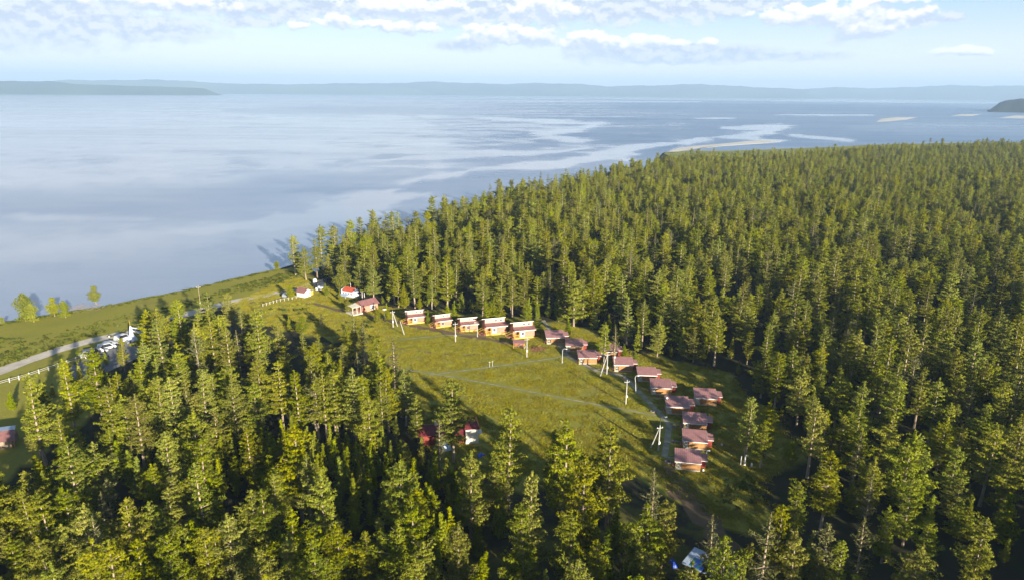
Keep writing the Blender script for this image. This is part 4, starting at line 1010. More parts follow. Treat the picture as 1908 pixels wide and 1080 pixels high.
# --- small white house with brown gable roof
A, B, Cc = g(554, 552), g(567.7, 555), g(585, 549)
a = math.atan2(Cc.y-B.y, Cc.x-B.x); t = thing('white_house', 'small white house with dark red gable roof beside the end of the road', 'house', B, a)
L1, L2 = (Cc-B).length, (A-B).length; gw = L1*.68
w = MB().box(0, gw, 0, L2, 0, 2.1); w.add([(0, 0, 2.1), (gw, 0, 2.1), (gw/2, 0, 3.2)], [(0, 1, 2)]).add([(0, L2, 2.1), (gw, L2, 2.1), (gw/2, L2, 3.2)], [(0, 2, 1)]); w.build('wall', M['white'], t)
ribbed_roof('roof_slope', [(-.35, L2+.3, 1.9), (-.35, -.35, 1.9), (gw/2, -.35, 3.34), (gw/2, L2+.3, 3.34)], .06, M['brownroof'], t, 8)
ribbed_roof('roof_slope', [(gw+.35, -.35, 1.9), (gw+.35, L2+.3, 1.9), (gw/2+.02, L2+.3, 3.34), (gw/2+.02, -.35, 3.34)], .06, M['brownroof'], t, 8)
window(t, gw*.6, gw*.6+.8, .9, 1.7, 0, M['white'])
MB().box(gw+.05, L1, .3, L2*.7, 0, 1.7).build('side_room', M['yellow'], t); MB().slab([(gw+.36, .1, 1.85), (L1+.2, .1, 1.75), (L1+.2, L2*.8, 1.75), (gw+.36, L2*.8, 1.85)], .08).build('side_roof', M['cream'], t)

# --- pale blue building with red roof in the trees
c, a, wdt = frame_of((637, 551), (657.5, 554.5)); t = thing('blue_white_lodge', 'pale blue and white lodge with bright red roof at the forest edge', 'lodge', c, a, scale=wdt/6.0)
w = MB().box(-3, 3, 0, 4, 0, 2.7).add([(-3, 0, 2.7), (-3, 2, 3.6), (-3, 4, 2.7)], [(0, 1, 2)]).add([(3, 0, 2.7), (3, 2, 3.6), (3, 4, 2.7)], [(0, 2, 1)]); w.build('wall', M['bluew'], t)
ribbed_roof('roof_slope', [(-2.4, -.4, 2.6), (3.2, -.4, 2.6), (3.2, 2, 3.8), (-2.4, 2, 3.8)], .06, M['redtin'], t, 12)
ribbed_roof('roof_slope', [(3.2, 4.4, 2.6), (-2.4, 4.4, 2.6), (-2.4, 2.02, 3.8), (3.2, 2.02, 3.8)], .06, M['redtin'], t, 12)
for k in range(4): window(t, -2.4+1.4*k, -1.6+1.4*k, 1.0, 2.0, 0, M['white'])
MB().box(-3.12, -3.0, -.2, 4.2, 0, 3.0).build('end_board', M['white'], t)
MB().slab([(-3.0, -2.6, .9), (1.2, -2.6, .9), (1.2, -.1, 1.3), (-3.0, -.1, 1.3)], .08).build('lean_to_roof', M['palesheet'], t)
for x in (-2.9, 1.1): MB().bar((x, -2.5, 0), (x, -2.5, .85), .06).build('lean_to_post', M['white'], t)

# --- dark red roofed house in the left trees
c, a, wdt = frame_of((868, 827), (892, 825)); t = thing('dark_red_house', 'long house with dark red roof and cream end wall half hidden by trees', 'house', c, a)
hw = wdt/2; Ln = 13.0; ht = 3.7
MB().box(-hw, hw, 0, 5.0, 0, ht).build('wall', M['cream'], t); MB().box(-hw-Ln+3.0, -hw-.01, .8, 5.2, 0, 2.6).build('wing_wall', M['redwall'], t)
ribbed_roof('roof_slope', [(-hw-.3, -.3, ht), (hw+.3, -.3, ht), (hw-.6, 2.6, ht+1.5), (-hw+.4, 2.6, ht+1.5)], .07, M['darkroof'], t, 8)
ribbed_roof('roof_slope', [(hw+.3, 5.4, ht), (-hw-.3, 5.4, ht), (-hw+.4, 2.62, ht+1.5), (hw-.6, 2.62, ht+1.5)], .07, M['darkroof'], t, 8)
MB().add([(hw+.3, -.3, ht), (hw+.3, 5.4, ht), (hw-.6, 2.61, ht+1.5)], [(0, 1, 2)]).add([(-hw-.3, -.3, ht), (-hw-.3, 5.4, ht), (-hw+.4, 2.61, ht+1.5)], [(0, 2, 1)]).build('hip_end', M['darkroof'], t)
ribbed_roof('wing_roof', [(-hw-Ln+2.6, .2, 2.6), (-hw-.35, .2, 2.6), (-hw-.35, 3.0, 4.0), (-hw-Ln+2.6, 3.0, 4.0)], .07, M['darkroof'], t, 20)
ribbed_roof('wing_roof', [(-hw-.35, 5.9, 2.6), (-hw-Ln+2.6, 5.9, 2.6), (-hw-Ln+2.6, 3.02, 4.0), (-hw-.35, 3.02, 4.0)], .07, M['darkroof'], t, 20)
MB().box(-hw-6.6, -hw-6.0, 2.7, 3.3, 3.6, 4.9).build('chimney', M['cream'], t)
for x in (-6.5, -4.5): window(t, x, x+.9, .9, 1.9, .8, M['white'])
MB().box(hw+.0, hw+.9, .5, 2.2, 2.1, 2.18).build('end_awning', M['metalw'], t)

# --- cabin at the left edge
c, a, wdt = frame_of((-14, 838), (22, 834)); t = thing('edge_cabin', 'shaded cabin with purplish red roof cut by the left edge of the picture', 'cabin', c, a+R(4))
MB().box(-2.5, 1.9, 0, 4.5, 0, 2.0).build('wall', M['bark'], t)  # dull brown wall colour stands in for shade on the cabin
ribbed_roof('roof', [(-3.0, -.6, 1.95), (2.8, -.6, 1.95), (2.2, 2.4, 3.2), (-3.0, 2.4, 3.2)], .07, M['brownroof'], t, 12)
ribbed_roof('pale_roof', [(-3.0, 2.43, 3.2), (2.2, 2.43, 3.2), (1.6, 5.2, 2.95), (-3.0, 5.2, 2.95)], .07, M['palesheet'], t, 12)
for x in (2.5, 1.95): MB().box(x-.06, x+.06, -.4, -.28, 0, 1.9).build('porch_post', M['log'], t)

# --- long shed covered in blue, teal and pale sheets at the bottom
P0, P1, Q0 = g(1271, 1046, 2.1), g(1392, 1104, 2.1), g(1312, 1036, 2.1)
d = (P1-P0); a = math.atan2(d.y, d.x); Ls = d.length*1.15; wd_ = abs((Q0-P0).dot(Vector((-math.sin(a), math.cos(a), 0))))+.6
t = thing('sheeted_shed', 'long low shed roofed with blue, teal and pale sheets at the bottom edge', 'shed', (P0.x, P0.y, 0), a)
MB().box(.3, Ls-.3, .3, wd_-.3, 0, 1.95).build('wall', M['dark'], t); n = 22; r = random.Random(4)
for k in range(n):
    for q in range(2):
        x0_, x1_ = Ls*k/n, Ls*(k+1)/n+.02; y0_, y1_ = wd_*q/2, wd_*(q+1)/2; z = 2.1+.25*q+r.uniform(0, .03)
        if r.random() < .06: continue
        mm = M[r.choice(['palesheet', 'teal', 'palesheet', 'blue', 'teal', 'palesheet'] if q else ['palesheet', 'blue', 'teal', 'palesheet'])]
        MB().slab([(x0_, y0_, z), (x1_-.04, y0_, z), (x1_-.04, y1_+.03, z+.25), (x0_, y1_+.03, z+.25)], .03).build('roof_sheet', mm, t)
MB().box(0, Ls, -.06, -.003, 1.85, 2.12).build('eave_board', M['palesheet'], t)
p = g(1254, 1050); r = random.Random(2)
m_ = MB()
def tarp(name, px_, py_, sx_, sy_, h, mt, label, cat, seed):
    r = random.Random(seed); p = g(px_, py_); v = []; f = []; n = 8
    for i in range(n+1):
        for j in range(n+1):
            u, w_ = i/n-.5, j/n-.5; ed = max(abs(u), abs(w_))*2
            v.append((u*sx_+r.uniform(-.05, .05), w_*sy_+r.uniform(-.05, .05), max(.02, h*(1-ed**3)*(1+r.uniform(-.25, .25)))))
    for i in range(n):
        for j in range(n): k = i*(n+1)+j; f.append((k, k+n+1, k+n+2, k+1))
    o = pydata(name, v, f, mt); o.location = (p.x, p.y, 0); o.rotation_euler = (0, 0, r.uniform(0, 3)); tag(o, label, cat); return o
tarp('blue_tarp', 1254, 1050, 2.2, 1.2, .6, M['blue'], 'bright blue tarp covering a pile left of the sheeted shed', 'tarp', 1)
tarp('blue_tarp', 895, 848, 2.0, 1.2, .5, M['blue'], 'blue tarp on the grass right of the dark red roofed house', 'tarp', 2)
tarp('teal_tarp', 556, 826, 4.0, 2.0, 1.5, M['teal'], 'teal green tent-like tarp among the shaded left larches', 'tarp', 3)
tarp('pale_tarp', 828, 836, 2.4, 2.6, 1.6, M['palesheet'], 'pale blue tarp hanging between trees in front of the dark red house', 'tarp', 4)

# --- open shelter with stacked gear, brushwood heap
c, a, wdt = frame_of((957, 649), (975, 650)); t = thing('open_shelter', 'low open shelter with red sheet roof in front of the rightmost orange cabin', 'shelter', c, a)
ribbed_roof('roof', [(-wdt/2-.3, -.3, 1.95), (wdt/2+.5, -.3, 1.95), (wdt/2+.5, 2.2, 2.25), (-wdt/2-.3, 2.2, 2.25)], .06, M['redroof'], t, 8)
for x in (-wdt/2, wdt/2+.2):
    for y in (0, 2.0): MB().box(x-.05, x+.05, y-.05, y+.05, 0, 1.92).build('post', M['yellow'], t)
MB().box(-wdt/2, wdt/2, 1.9, 1.96, 0, 1.7).build('rear_wall', M['deck'], t)
def bike(px_, py_, rot, label, mt):
    p = g(px_, py_); t = thing('bicycle', label, 'bicycle', (p.x, p.y, 0), rot, 'bicycles parked at the open shelter')
    for x in (-.52, .52):
        ring = [(x+.34*math.cos(q), 0, .34+.34*math.sin(q)) for q in np.linspace(0, 6.283, 17)]; MB().tube(ring, .03, 4, cap=False).build('wheel', M['tyre'], t)
    fr = MB(); 
    for A_, B_ in (((-.52, 0, .34), (0, 0, .32)), ((0, 0, .32), (-.15, 0, .85)), ((-.15, 0, .85), (-.52, 0, .34)), ((-.15, 0, .75), (.38, 0, .8)), ((0, 0, .32), (.38, 0, .8)), ((.52, 0, .34), (.36, 0, .98))): fr.bar(A_, B_, .028)
    fr.build('frame', mt, t); MB().tube([(.34, -.28, 1.0), (.38, 0, .98), (.34, .28, 1.0)], .02, 4).build('handlebar', M['metalw'], t); MB().box(-.27, -.03, -.07, .07, .86, .92).build('saddle', M['tyre'], t)
for k, (x, y, lab, mt) in enumerate([(969, 646, 'silver bicycle parked under the right edge of the open shelter', M['metalw']), (974, 648, 'dark bicycle parked just right of the open shelter', M['cardark']), (978, 650, 'pale bicycle parked by the concrete pole near the shelter', M['metalw'])]): bike(x, y, .5+.3*k, lab, mt)
def heap(name, px_, py_, rad, n, mt, label, cat, seed, ln=1.4, h=.5):
    r = random.Random(seed); p = g(px_, py_); mb = MB()
    for _ in range(n):
        x, y = r.gauss(0, rad*.45), r.gauss(0, rad*.35); q = r.uniform(0, 3.14); z = r.uniform(.03, h*max(.2, 1-math.hypot(x, y)/rad)); l = ln*r.uniform(.5, 1)/2
        mb.tube([(x-math.cos(q)*l, y-math.sin(q)*l, z), (x+math.cos(q)*l, y+math.sin(q)*l, z+r.uniform(-.05, .3))], r.uniform(.03, .06), 4)
    o = mb.build(name, mt); o.location = (p.x, p.y, 0); tag(o, label, cat); return o
heap('brushwood_heap', 1000, 650, 2.6, 90, M['brush'], 'reddish brown heap of brushwood right of the open shelter', 'brushwood', 1)
heap('brushwood_heap', 812, 609, 1.5, 30, M['brush'], 'low red brown timber heap left of the second orange cabin', 'timber heap', 2)
heap('brushwood_heap', 858, 618, 1.4, 30, M['brush'], 'low red brown timber heap left of the middle orange cabin', 'timber heap', 3)
heap('brushwood_heap', 900, 624, 1.5, 34, M['brush'], 'red brown timber heap left of the fourth orange cabin', 'timber heap', 4)
heap('driftwood', 150, 574, 9, 60, M['bark'], 'line of dark driftwood lying along the water edge', 'driftwood', 5, 3.0, .3)

# --- round fire pits
for k, (x, y, s, lab) in enumerate([(1245, 860, 1.0, 'round reddish fire pit at the near end of the walkway'), (1255, 795, .8, 'round fire pit beside the walkway bend'), (1216, 766, .8, 'round fire pit left of the walkway by the dim roofed cabin'),
                                    (1257, 821, .7, 'round fire pit between walkway and second nearest cabin'), (1165, 704, .8, 'round fire pit at the foot of the curved walkway, above the plain pole')]):
    p = g(x, y); t = thing('fire_pit', lab, 'fire pit', (p.x, p.y, 0), 0, 'round fire pits along the walkway', scale=s)
    r = random.Random(k)
    for q in range(14):
        an = q*2*math.pi/14; b_ = MB().lathe([(.12, 0), (.17, .1), (.13, .22), (.05, .27)], 6); o = b_.build('stone', M['stone'], t); o.location = (.62*math.cos(an), .62*math.sin(an), 0); o.rotation_euler = (r.uniform(-.2, .2), r.uniform(-.2, .2), r.uniform(0, 6)); o.scale = (1, r.uniform(.8, 1.2), r.uniform(.8, 1.2))
    MB().lathe([(.55, .02), (.4, .06), (.1, .05)], 10).build('ash_bed', M['brush'], t)
    MB().lathe([(1.0, 0), (1.0, .03), (.8, .035)], 16).build('base_ring', M['deck'], t)

# ------------------------------------------------------------------ poles and lamps
def pole_top(px_, pt_, base): # height that reaches pixel row pt_
    lo, hi_ = 1, 20
    for _ in range(30):
        mid = (lo+hi_)/2
        if proj((base.x, base.y, mid))[1] > pt_: lo = mid
        else: hi_ = mid
    return lo
def utility_pole(bx_, by_, top, label, brace=None, arm=False, thin=1.0, m_='concrete'):
    b = g(bx_, by_); h = pole_top(bx_, top, b); t = thing('utility_pole', label, 'pole', b, .3, 'concrete utility poles across the camp')
    MB().tube([(0, 0, -.2), (0, 0, h)], [.17*thin, .11*thin], 6).build('shaft', M[m_], t)
    MB().box(-.75, .75, -.05, .05, h-.5, h-.4).build('crossarm', M['metalw'], t)
    for x in (-.6, 0, .6): MB().lathe([(.05, 0), (.07, .06), (.07, .14), (.03, .2)], 6, (x, 0, h-.4 if x else h)).build('insulator', M['white'], t)
    if brace:
        q = g(*brace)-b; an = .3; x = q.x*math.cos(-an)-q.y*math.sin(-an); y = q.x*math.sin(-an)+q.y*math.cos(-an)
        MB().tube([(x, y, -.2), (x*.05, y*.05, h*.93)], [.15, .11], 6).build('brace', M['concrete'], t)
    MB().box(-.2, .2, -.32, -.14, h*.30, h*.30+.55).build('meter_box', M['white'], t)
utility_pole(848.7, 636.2, 601, 'plain concrete pole in front of the middle orange cabin')
utility_pole(981.5, 665, 629.5, 'concrete pole right of the open shelter')
utility_pole(732.5, 609, 579, 'concrete pole with a brace left of the orange cabins', brace=(741, 607.5))
utility_pole(1130.5, 697, 658, 'A-shaped braced pole in front of the red roofed cabins', brace=(1118, 700))
utility_pole(1166, 752, 708, 'plain concrete pole standing below the walkway fire pit')
utility_pole(1226.5, 839, 793, 'A-shaped braced pole nearest the camera beside the walkway', brace=(1212, 833))
utility_pole(374.5, 578, 533, 'thin pole standing on the shore meadow against the lake', thin=.6, m_='bark')
# leaning stay
b0, b1 = g(753.5, 623), g(753.5, 623); h = pole_top(747, 598, b0); q = g(745.5, 598, 5.2)
t = thing('leaning_pole', 'leaning pale pole left of the first orange cabin', 'pole', b0); MB().tube([(0, 0, -.2), (q.x-b0.x, q.y-b0.y, 5.2)], [.15, .11], 6).build('shaft', M['concrete'], t)
def lamp_post(bx_, by_, top, label, rot, arm=.9, lean=0.):
    b = g(bx_, by_); h = pole_top(bx_, top, b); t = thing('lamp_post', label, 'lamp post', b, rot, 'curved white lamp posts', scale=1)
    MB().tube([(0, 0, -.1), (lean*.5, 0, h*.5), (lean, 0, h*.88), (lean+arm*.18, 0, h*.96), (lean+arm*.55, 0, h), (lean+arm, 0, h-.05)], [.10, .085, .075, .07, .06, .06], 6).build('post', M['metalw'], t)
    MB().box(lean+arm-.1, lean+arm+.38, -.11, .11, h-.14, h-.02).build('lamp_head', M['lampglass'], t); MB().lathe([(.2, 0), (.2, .06), (.12, .1)], 8).build('base_plate', M['metalw'], t)
lamp_post(1047.5, 675, 649, 'curved white lamp post at the corner where the walkway meets the thin path', 0, 1.0)
lamp_post(1184.8, 731, 699, 'curved white lamp post leaning left beside the walkway', 0.1, .7, -.45)
lamp_post(1228.5, 812, 776, 'curved white lamp post where the long path meets the walkway', .15, 1.1)
lamp_post(889.5, 626.5, 600, 'thin white lamp post in front of the middle and fourth orange cabins', math.pi, .6)
lamp_post(1316, 850, 838, 'short white lamp post beside the annex of the nearest cabin', 0, .3)
def yard_lamp(bx_, by_, top, label, hood=False):
    b = g(bx_, by_); h = pole_top(bx_, top, b); t = thing('globe_lamp', label, 'lamp', b, 0, 'globe lamps on short posts')
    MB().tube([(0, 0, -.1), (0, 0, h-.2)], [.08, .06], 6).build('post', M['metalw'], t)
    if hood: MB().lathe([(.1, h-.3), (.75, h-.2), (.6, h-.1), (.15, h)], 10).build('hood', M['lampglass'], t)
    else: MB().lathe([(.08, h-.4), (.25, h-.3), (.32, h-.12), (.25, h+.06), (.08, h+.14)], 10).build('globe', M['lampglass'], t, True)
yard_lamp(717, 597, 575, 'lamp with a wide white hood right of the porch cabin', True)
yard_lamp(1144, 690, 664, 'white globe lamp above the half shaded red roof')
yard_lamp(1241, 762, 740, 'white globe lamp at the roof corner of the dim roofed cabin')
yard_lamp(757, 600, 579, 'white globe lamp at the corner of the first orange cabin')
for k, (x, y, tp, lab) in enumerate([(675.5, 563, 541, 'bare white pole left of the pair behind the porch cabin'), (679.5, 562, 545, 'bare white pole right of the pair behind the porch cabin'), (654, 545, 519, 'thin white flagpole beside the blue and white lodge')]):
    b = g(x, y); h = pole_top(x, tp, b); o = MB().tube([(0, 0, -.1), (0, 0, h)], [.12, .08], 6).build('flagpole', M['white']); o.location = b; tag(o, lab, 'pole')

# --- white garden posts in the shade (right)
for k, (x, y, hh, lab, kind) in enumerate([(1380, 864, 1.9, 'thin white post left of the shaded group', 0), (1387, 866, 2.4, 'white standing carved post with a crook in the shaded group', 1), (1400, 870, 1.1, 'short white stone at the right of the shaded group', 2), (1345, 829, .5, 'small white stone on dark grass right of the cabins', 2), (1310, 877, .5, 'small pale basin at the corner of the nearest cabin', 2)]):
    b = g(x, y)
    if kind == 2: o = MB().lathe([(.16, 0), (.24, hh*.3), (.2, hh*.75), (.08, hh)], 8).build('white_stone', M['white'], None, True)
    elif kind == 1: o = MB().tube([(0, 0, 0), (.03, 0, hh*.5), (.0, 0, hh*.8), (.2, 0, hh), (.5, 0, hh*.98), (.55, 0, hh*.84)], [.2, .15, .13, .12, .11, .09], 8).lathe([(.32, 0), (.26, .2), (.18, .3)], 8).build('carved_post', M['white'])
    else: o = MB().tube([(0, 0, 0), (0, 0, hh)], [.1, .07], 6).lathe([(.18, 0), (.14, .12)], 8).build('white_post', M['white'])
    o.location = b; tag(o, lab, 'post' if kind < 2 else 'stone')

# --- volleyball-like pair of little posts on the lawn, seen with two people
def person(px_, py_, label, rot, top_m, bottom_m):
    p = g(px_, py_); t = thing('person', label, 'person', (p.x, p.y, 0), rot)
    me = bpy.data.meshes.new('body')
    V = [(0,0,.95),(0,0,1.2),(0,0,1.42),(0,0,1.52),(0,.01,1.66),(.19,0,1.40),(.25,.03,1.12),(.24,.10,.88),(-.19,0,1.40),(-.25,.03,1.12),(-.24,.10,.88),(.10,0,.88),(.11,.05,.48),(.12,.02,.06),(.12,.14,.04),(-.10,0,.88),(-.11,-.04,.48),(-.12,-.08,.06),(-.12,.04,.04)]
    E = [(0,1),(1,2),(2,3),(3,4),(2,5),(5,6),(6,7),(2,8),(8,9),(9,10),(0,11),(11,12),(12,13),(13,14),(0,15),(15,16),(16,17),(17,18)]
    me.from_pydata(V, E, []); o = mesh_obj('body', me, [bottom_m], t)
    sk = o.modifiers.new('skin', 'SKIN'); R_ = [.15,.15,.14,.06,.11,.07,.05,.04,.07,.05,.04,.1,.075,.05,.04,.1,.075,.05,.04]
    for i, q in enumerate(R_): me.skin_vertices[0].data[i].radius = (q, q*.85)
    me.skin_vertices[0].data[0].use_root = True; sb = o.modifiers.new('sub', 'SUBSURF'); sb.levels = 1; sb.render_levels = 1
    MB().lathe([(.19, .86), (.2, 1.1), (.215, 1.35), (.12, 1.46)], 10).build('jacket', top_m, t, True); MB().lathe([(.06, 1.75), (.125, 1.70), (.13, 1.62), (.11, 1.58)], 8).build('hair', M['dark'], t, True)
for k, (x, y, lab) in enumerate([(912.3, 683.2, 'left of two short posts standing together on the lawn'), (917.5, 681.8, 'right of two short posts standing together on the lawn')]):
    b = g(x, y); t = thing('lawn_post', lab, 'post', b, 0); MB().tube([(0, 0, 0), (0, 0, 1.7)], .06, 5).build('shaft', M['rail'], t); MB().box(-.25, .25, -.04, .04, 1.4, 1.5).build('crosspiece', M['rail'], t)
person(204.5, 633.0, 'person in pale jacket walking on the road by the shrine', .4, M['white'], M['cardark'])

# ------------------------------------------------------------------ white rail fence along the road
fence_line = pts2([(-160, 766), (-60, 736), (0, 716.5), (40, 706), (80, 693), (115, 681), (145, 671), (175, 664)])
ft = thing('rail_fence', 'white post and rail fence running below the dirt road', 'fence', (fence_line[2].x, fence_line[2].y, 0)); fo = fence_line[2]
pp = []; acc = 0
line = resample(fence_line, .5)
last = None
for p in line:
    if last is None or (p-last).length >= 2.15: pp.append(p); last = p
pm = MB().box(-.10, .10, -.10, .10, 0, 1.25).build('post', M['rail'], ft).data; first = True
for i, p in enumerate(pp):
    o = ft.children[0] if i == 0 else link(bpy.data.objects.new('post', pm), ft)
    an = math.atan2((pp[min(i+1, len(pp)-1)]-pp[max(i-1, 0)]).y, (pp[min(i+1, len(pp)-1)]-pp[max(i-1, 0)]).x); o.location = (p.x-fo.x, p.y-fo.y, 0); o.rotation_euler = (0, 0, an)
for i in range(len(pp)-1):
    a_, b_ = pp[i]-fo, pp[i+1]-fo
    for z in (.55, 1.0): MB().tube([(a_.x, a_.y, z), (b_.x, b_.y, z)], .055, 4).build('rail', M['rail'], ft)
# short fence pieces by the end of the road
line = resample(pts2([(490, 571), (520, 562), (552, 556)]), .5); c0 = line[0]; t = thing('paling_fence', 'short pale fence between the road end and the small white house', 'fence', (c0.x, c0.y, 0)); last = None
for i, p in enumerate(line):
    if last is None or (p-last).length > 1.4:
        o = MB().box(-.09, .09, -.05, .05, 0, 1.1).build('post', M['rail'], t); o.location = (p.x-c0.x, p.y-c0.y, 0)
        if last is not None: MB().tube([(last.x-c0.x, last.y-c0.y, .9), (p.x-c0.x, p.y-c0.y, .9)], .045, 4).build('rail', M['rail'], t)
        last = p

# ------------------------------------------------------------------ cars
def make_car(van=False):
    t = thing('parked_car', 'car', 'car'); L, Wd, H = (4.5, 1.8, 1.55) if not van else (4.8, 1.85, 2.0); h2 = H-.02
    prof = [(-L/2, .35), (-L/2, .95), (-L/2+.15, 1.02), (-L/2+.55, h2-.12), (-L/2+.9, h2), (L/2-1.9, h2), (L/2-1.15, 1.05), (L/2-.15, .88), (L/2, .7), (L/2, .35)] if not van else [(-L/2, .35), (-L/2, 1.1), (-L/2+.15, h2-.1), (-L/2+.4, h2), (L/2-1.5, h2), (L/2-.7, 1.15), (L/2-.1, 1.0), (L/2, .8), (L/2, .35)]
    me = MB(); n = len(prof)
    def wof(z): return Wd/2*(1 if z < 1.0 else 1-.16*(z-1.0)/(H-1.0))
    v = [(x, -wof(z), z) for x, z in prof]+[(x, wof(z), z) for x, z in prof]
    f = [tuple(range(n)), tuple(range(2*n-1, n-1, -1))]+[(i, i+n, (i+1) % n+n, (i+1) % n) for i in range(n)]
    me.add(v, f); body = me.build('body', M['carwhite'], t); body.modifiers.new('bevel', 'BEVEL').width = .05
    ws = L/2-1.9 if not van else L/2-1.5; we = L/2-1.15 if not van else L/2-.7; zb_ = 1.05 if not van else 1.15
    MB().add([(ws+.06, -.62, h2-.05), (ws+.06, .62, h2-.05), (we-.03, .7, zb_+.05), (we-.03, -.7, zb_+.05), ], [(0, 3, 2, 1)]).build('windscreen', M['glass'], t).location = (.03, 0, .03)
    for s in (-1, 1):
        y = s*(Wd/2-.055); MB().add([(-L/2+.75, s*(wof(1.0)+.005), 1.04), (we-.25, s*(wof(1.0)+.005), 1.04), (ws-.1, s*(wof(h2-.1)+.008), h2-.1), (-L/2+1.0, s*(wof(h2-.1)+.008), h2-.1)], [(0, 1, 2, 3)]).build('side_window', M['glass'], t)
        for x in (-L/2+.85, L/2-.85):
            o = MB().lathe([(.2, -.1), (.33, -.1), (.33, .1), (.2, .1)], 12).build('wheel', M['tyre'], t); o.location = (x, s*(Wd/2-.08), .33); o.rotation_euler = (R(90), 0, 0)
        MB().box(L/2-.03, L/2+.02, s*.62-.16, s*.62+.16, .62, .76).build('headlight', M['lampglass'], t)
    index_kids(t); return t
cA, cB = make_car(False), make_car(True); 
CARS = [(186, 656, -.15, 0, 'silver', 'silver car second from the left in the gravel lot'), (199.5, 650, .1, 1, 'white', 'white van in the gravel lot, middle of the parked vehicles'), (164, 663, .15, 0, 'silver', 'silver car at the left end of the gravel lot'),
        (172, 661, -.1, 1, 'dark', 'dark van beside the silver car in the gravel lot'), (206, 643, 0, 0, 'silver', 'silver car at the far side of the gravel lot nearest the shrine'), (229, 633, .5, 1, 'white', 'white van beside the left foot of the scarf covered shrine'),
        (187, 671, .6, 0, 'dark', 'dark car in the near shaded part of the gravel lot'), (535, 552, .7, 0, 'silver', 'silver car at the end of the road, left of the small white house'), (597, 535, .2, 1, 'dark', 'dark van under the trees behind the small white house'),
        (612, 524, .3, 0, 'dark', 'dark red car under the trees at the far end of the road')]
n0 = n1 = 0
for i, (x, y, rot, van, colr, lab) in enumerate(CARS):
    base_ = cB if van else cA; k = n1 if van else n0; o = base_ if k == 0 else copy_tree(base_)
    if van: n1 += 1
    else: n0 += 1
    p = g(x, y); o.location = (p.x, p.y, .02); o.rotation_euler = (0, 0, R(38)+rot); tag(o, lab, 'van' if van else 'car', 'cars and vans parked by the road')
    for ch in (o.children if k == 0 else KIDS[o.name]):
        if ch.name.startswith('body'):
            ch.data = ch.data.copy(); ch.data.materials.clear(); ch.data.materials.append(M['car'+colr])

# --- scarf-covered shrine
p = g(247, 636); t = thing('scarf_shrine', 'conical shrine wrapped in pale blue and white scarves with strings to a tree', 'shrine', (p.x, p.y, 0))
r = random.Random(9); st = MB()
for k in range(70):
    an, rr_ = r.uniform(0, 6.28), r.uniform(.3, 1.9); s = r.uniform(.18, .34); st.lathe([(s, 0), (s*1.1, s*.6), (s*.5, s*1.2)], 5, (rr_*math.cos(an), rr_*math.sin(an), max(0, .9-rr_*.45)))
st.build('stone_base', M['stone'], t)
for k in range(16):
    an = k*6.283/16+r.uniform(-.1, .1); MB().tube([(1.05*math.cos(an), 1.05*math.sin(an), .2), (.35*math.cos(an), .35*math.sin(an), 2.6), (.12*math.cos(an+.4), .12*math.sin(an+.4), 5.0)], [.07, .05, .03], 4).build('pole', M['bark'], t)
cl = MB(); prof = [(1.35, .5), (1.15, 1.2), (.8, 1.9), (.55, 2.6), (.5, 3.4), (.36, 4.2), (.16, 5.1)]; base = len(cl.v); n = 26
for i, (rad, z) in enumerate(prof):
    for k in range(n): q = 6.283*k/n; rr_ = rad*(1+.16*math.sin(5*q+i*.8)+.1*math.sin(9*q+i)); cl.v.append((rr_*math.cos(q), rr_*math.sin(q), z+.1*math.sin(3*q+i)))
for i in range(len(prof)-1):
    for k in range(n): a0 = i*n+k; a1 = i*n+(k+1) % n; cl.f.append((a0, a1, a1+n, a0+n))
cl.build('scarf_wrapping', M['scarf'], t, True)
MB().tube([(0, 0, 4.8), (-.1, 0, 7.0)], [.06, .03], 5).build('centre_pole', M['yellow'], t)
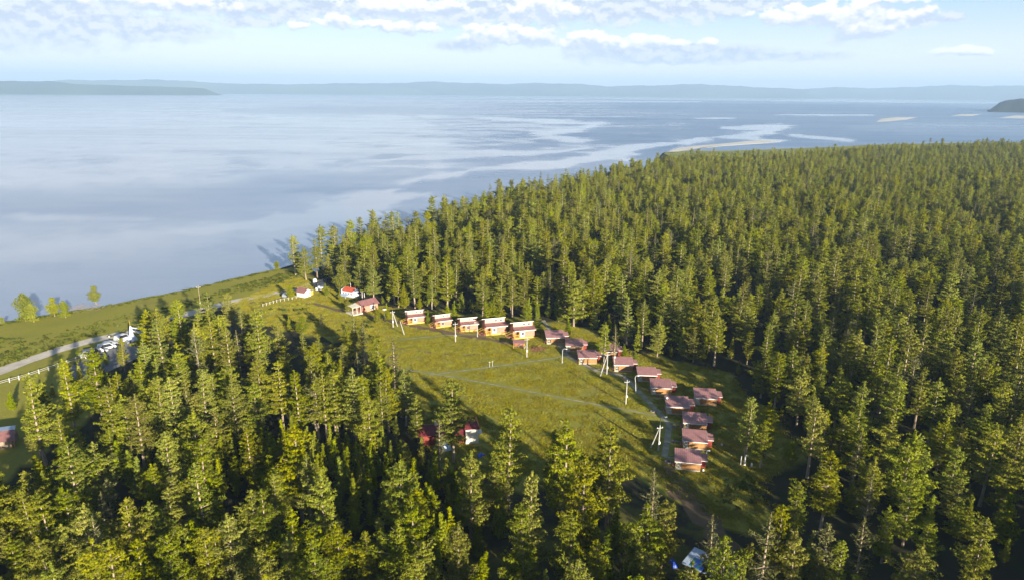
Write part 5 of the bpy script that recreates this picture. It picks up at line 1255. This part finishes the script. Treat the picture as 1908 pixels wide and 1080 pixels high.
for k, (ax, bx2) in enumerate([((0, 0, 4.8), (5.2, 1.6, 6.0)), ((.1, 0, 4.0), (5.2, 1.6, 3.6)), ((-.2, 0, 3.0), (-3.8, -.6, .6))]):
    A_, B_ = Vector(ax), Vector(bx2); mb = MB(); n = 16
    for i in range(n):
        u0_, u1_ = i/n, (i+1)/n; q0 = A_.lerp(B_, u0_)-Vector((0, 0, 1.0*math.sin(math.pi*u0_))); q1 = A_.lerp(B_, u1_)-Vector((0, 0, 1.0*math.sin(math.pi*u1_)))
        hh = .25+.3*r.random(); mb.add([q0, q1, q1-Vector((.05, .1, hh)), q0-Vector((-.05, -.06, hh*.8))], [(0, 1, 2, 3)])
    mb.build('scarf_string', M['scarf'], t)
# white round-topped tank and drums near the road end
b = g(587, 529); t = thing('water_tank', 'white round topped tank beyond the small white house', 'tank', b); MB().lathe([(.75, 0), (.8, .1), (.8, 1.7), (.6, 2.1), (.2, 2.3)], 14).build('vessel', M['white'], t, True); MB().lathe([(.22, 2.28), (.22, 2.42), (.05, 2.45)], 10).build('lid', M['dark'], t)
for k, (x, y, lab) in enumerate([(591, 540, 'pale stacked crates right of the white round tank'), (594, 537, 'grey stacked crates nearest the dark van behind the white house')]):
    b = g(x, y); t = thing('crate_stack', lab, 'crates', b, .4*k); r = random.Random(k)
    for q in range(3): o = MB().box(-.5, .5, -.4, .4, 0, .45).build('crate', [M['white'], M['palesheet']][k], t); o.location = (r.uniform(-.06, .06)+(1.1 if q == 2 else 0), 0, .46*(q % 2)); o.rotation_euler = (0, 0, r.uniform(-.2, .2))

# ------------------------------------------------------------------ sagging wires from pole to pole
WP = [((732.5, 609), 579, 'the braced pole by the first orange cabin'), ((848.7, 636.2), 601, 'the pole before the middle orange cabin'), ((981.5, 665), 629.5, 'the pole by the open shelter'), ((1130.5, 697), 658, 'the A-shaped pole'), ((1166, 752), 708, 'the pole below the walkway'), ((1226.5, 839), 793, 'the nearest A-shaped pole')]
tops = []
for (b_, tp, nm) in WP: q = g(*b_); tops.append((Vector((q.x, q.y, pole_top(b_[0], tp, q)-.35)), nm))
for (a_, na), (b_, nb_) in zip(tops[:-1], tops[1:]):
    t = thing('power_line', 'thin sagging wires running from '+na, 'wire', a_, 0, 'power lines between the concrete poles')
    for s_ in (-.6, .6):
        o_ = Vector((s_*math.cos(.3), s_*math.sin(.3), 0)); pts_ = [(a_.lerp(b_, k/10)-a_)+o_-Vector((0, 0, 1.0*(1-(k/5-1)**2))) for k in range(11)]
        MB().tube(pts_, .018, 3).build('wire', M['tyre'], t)
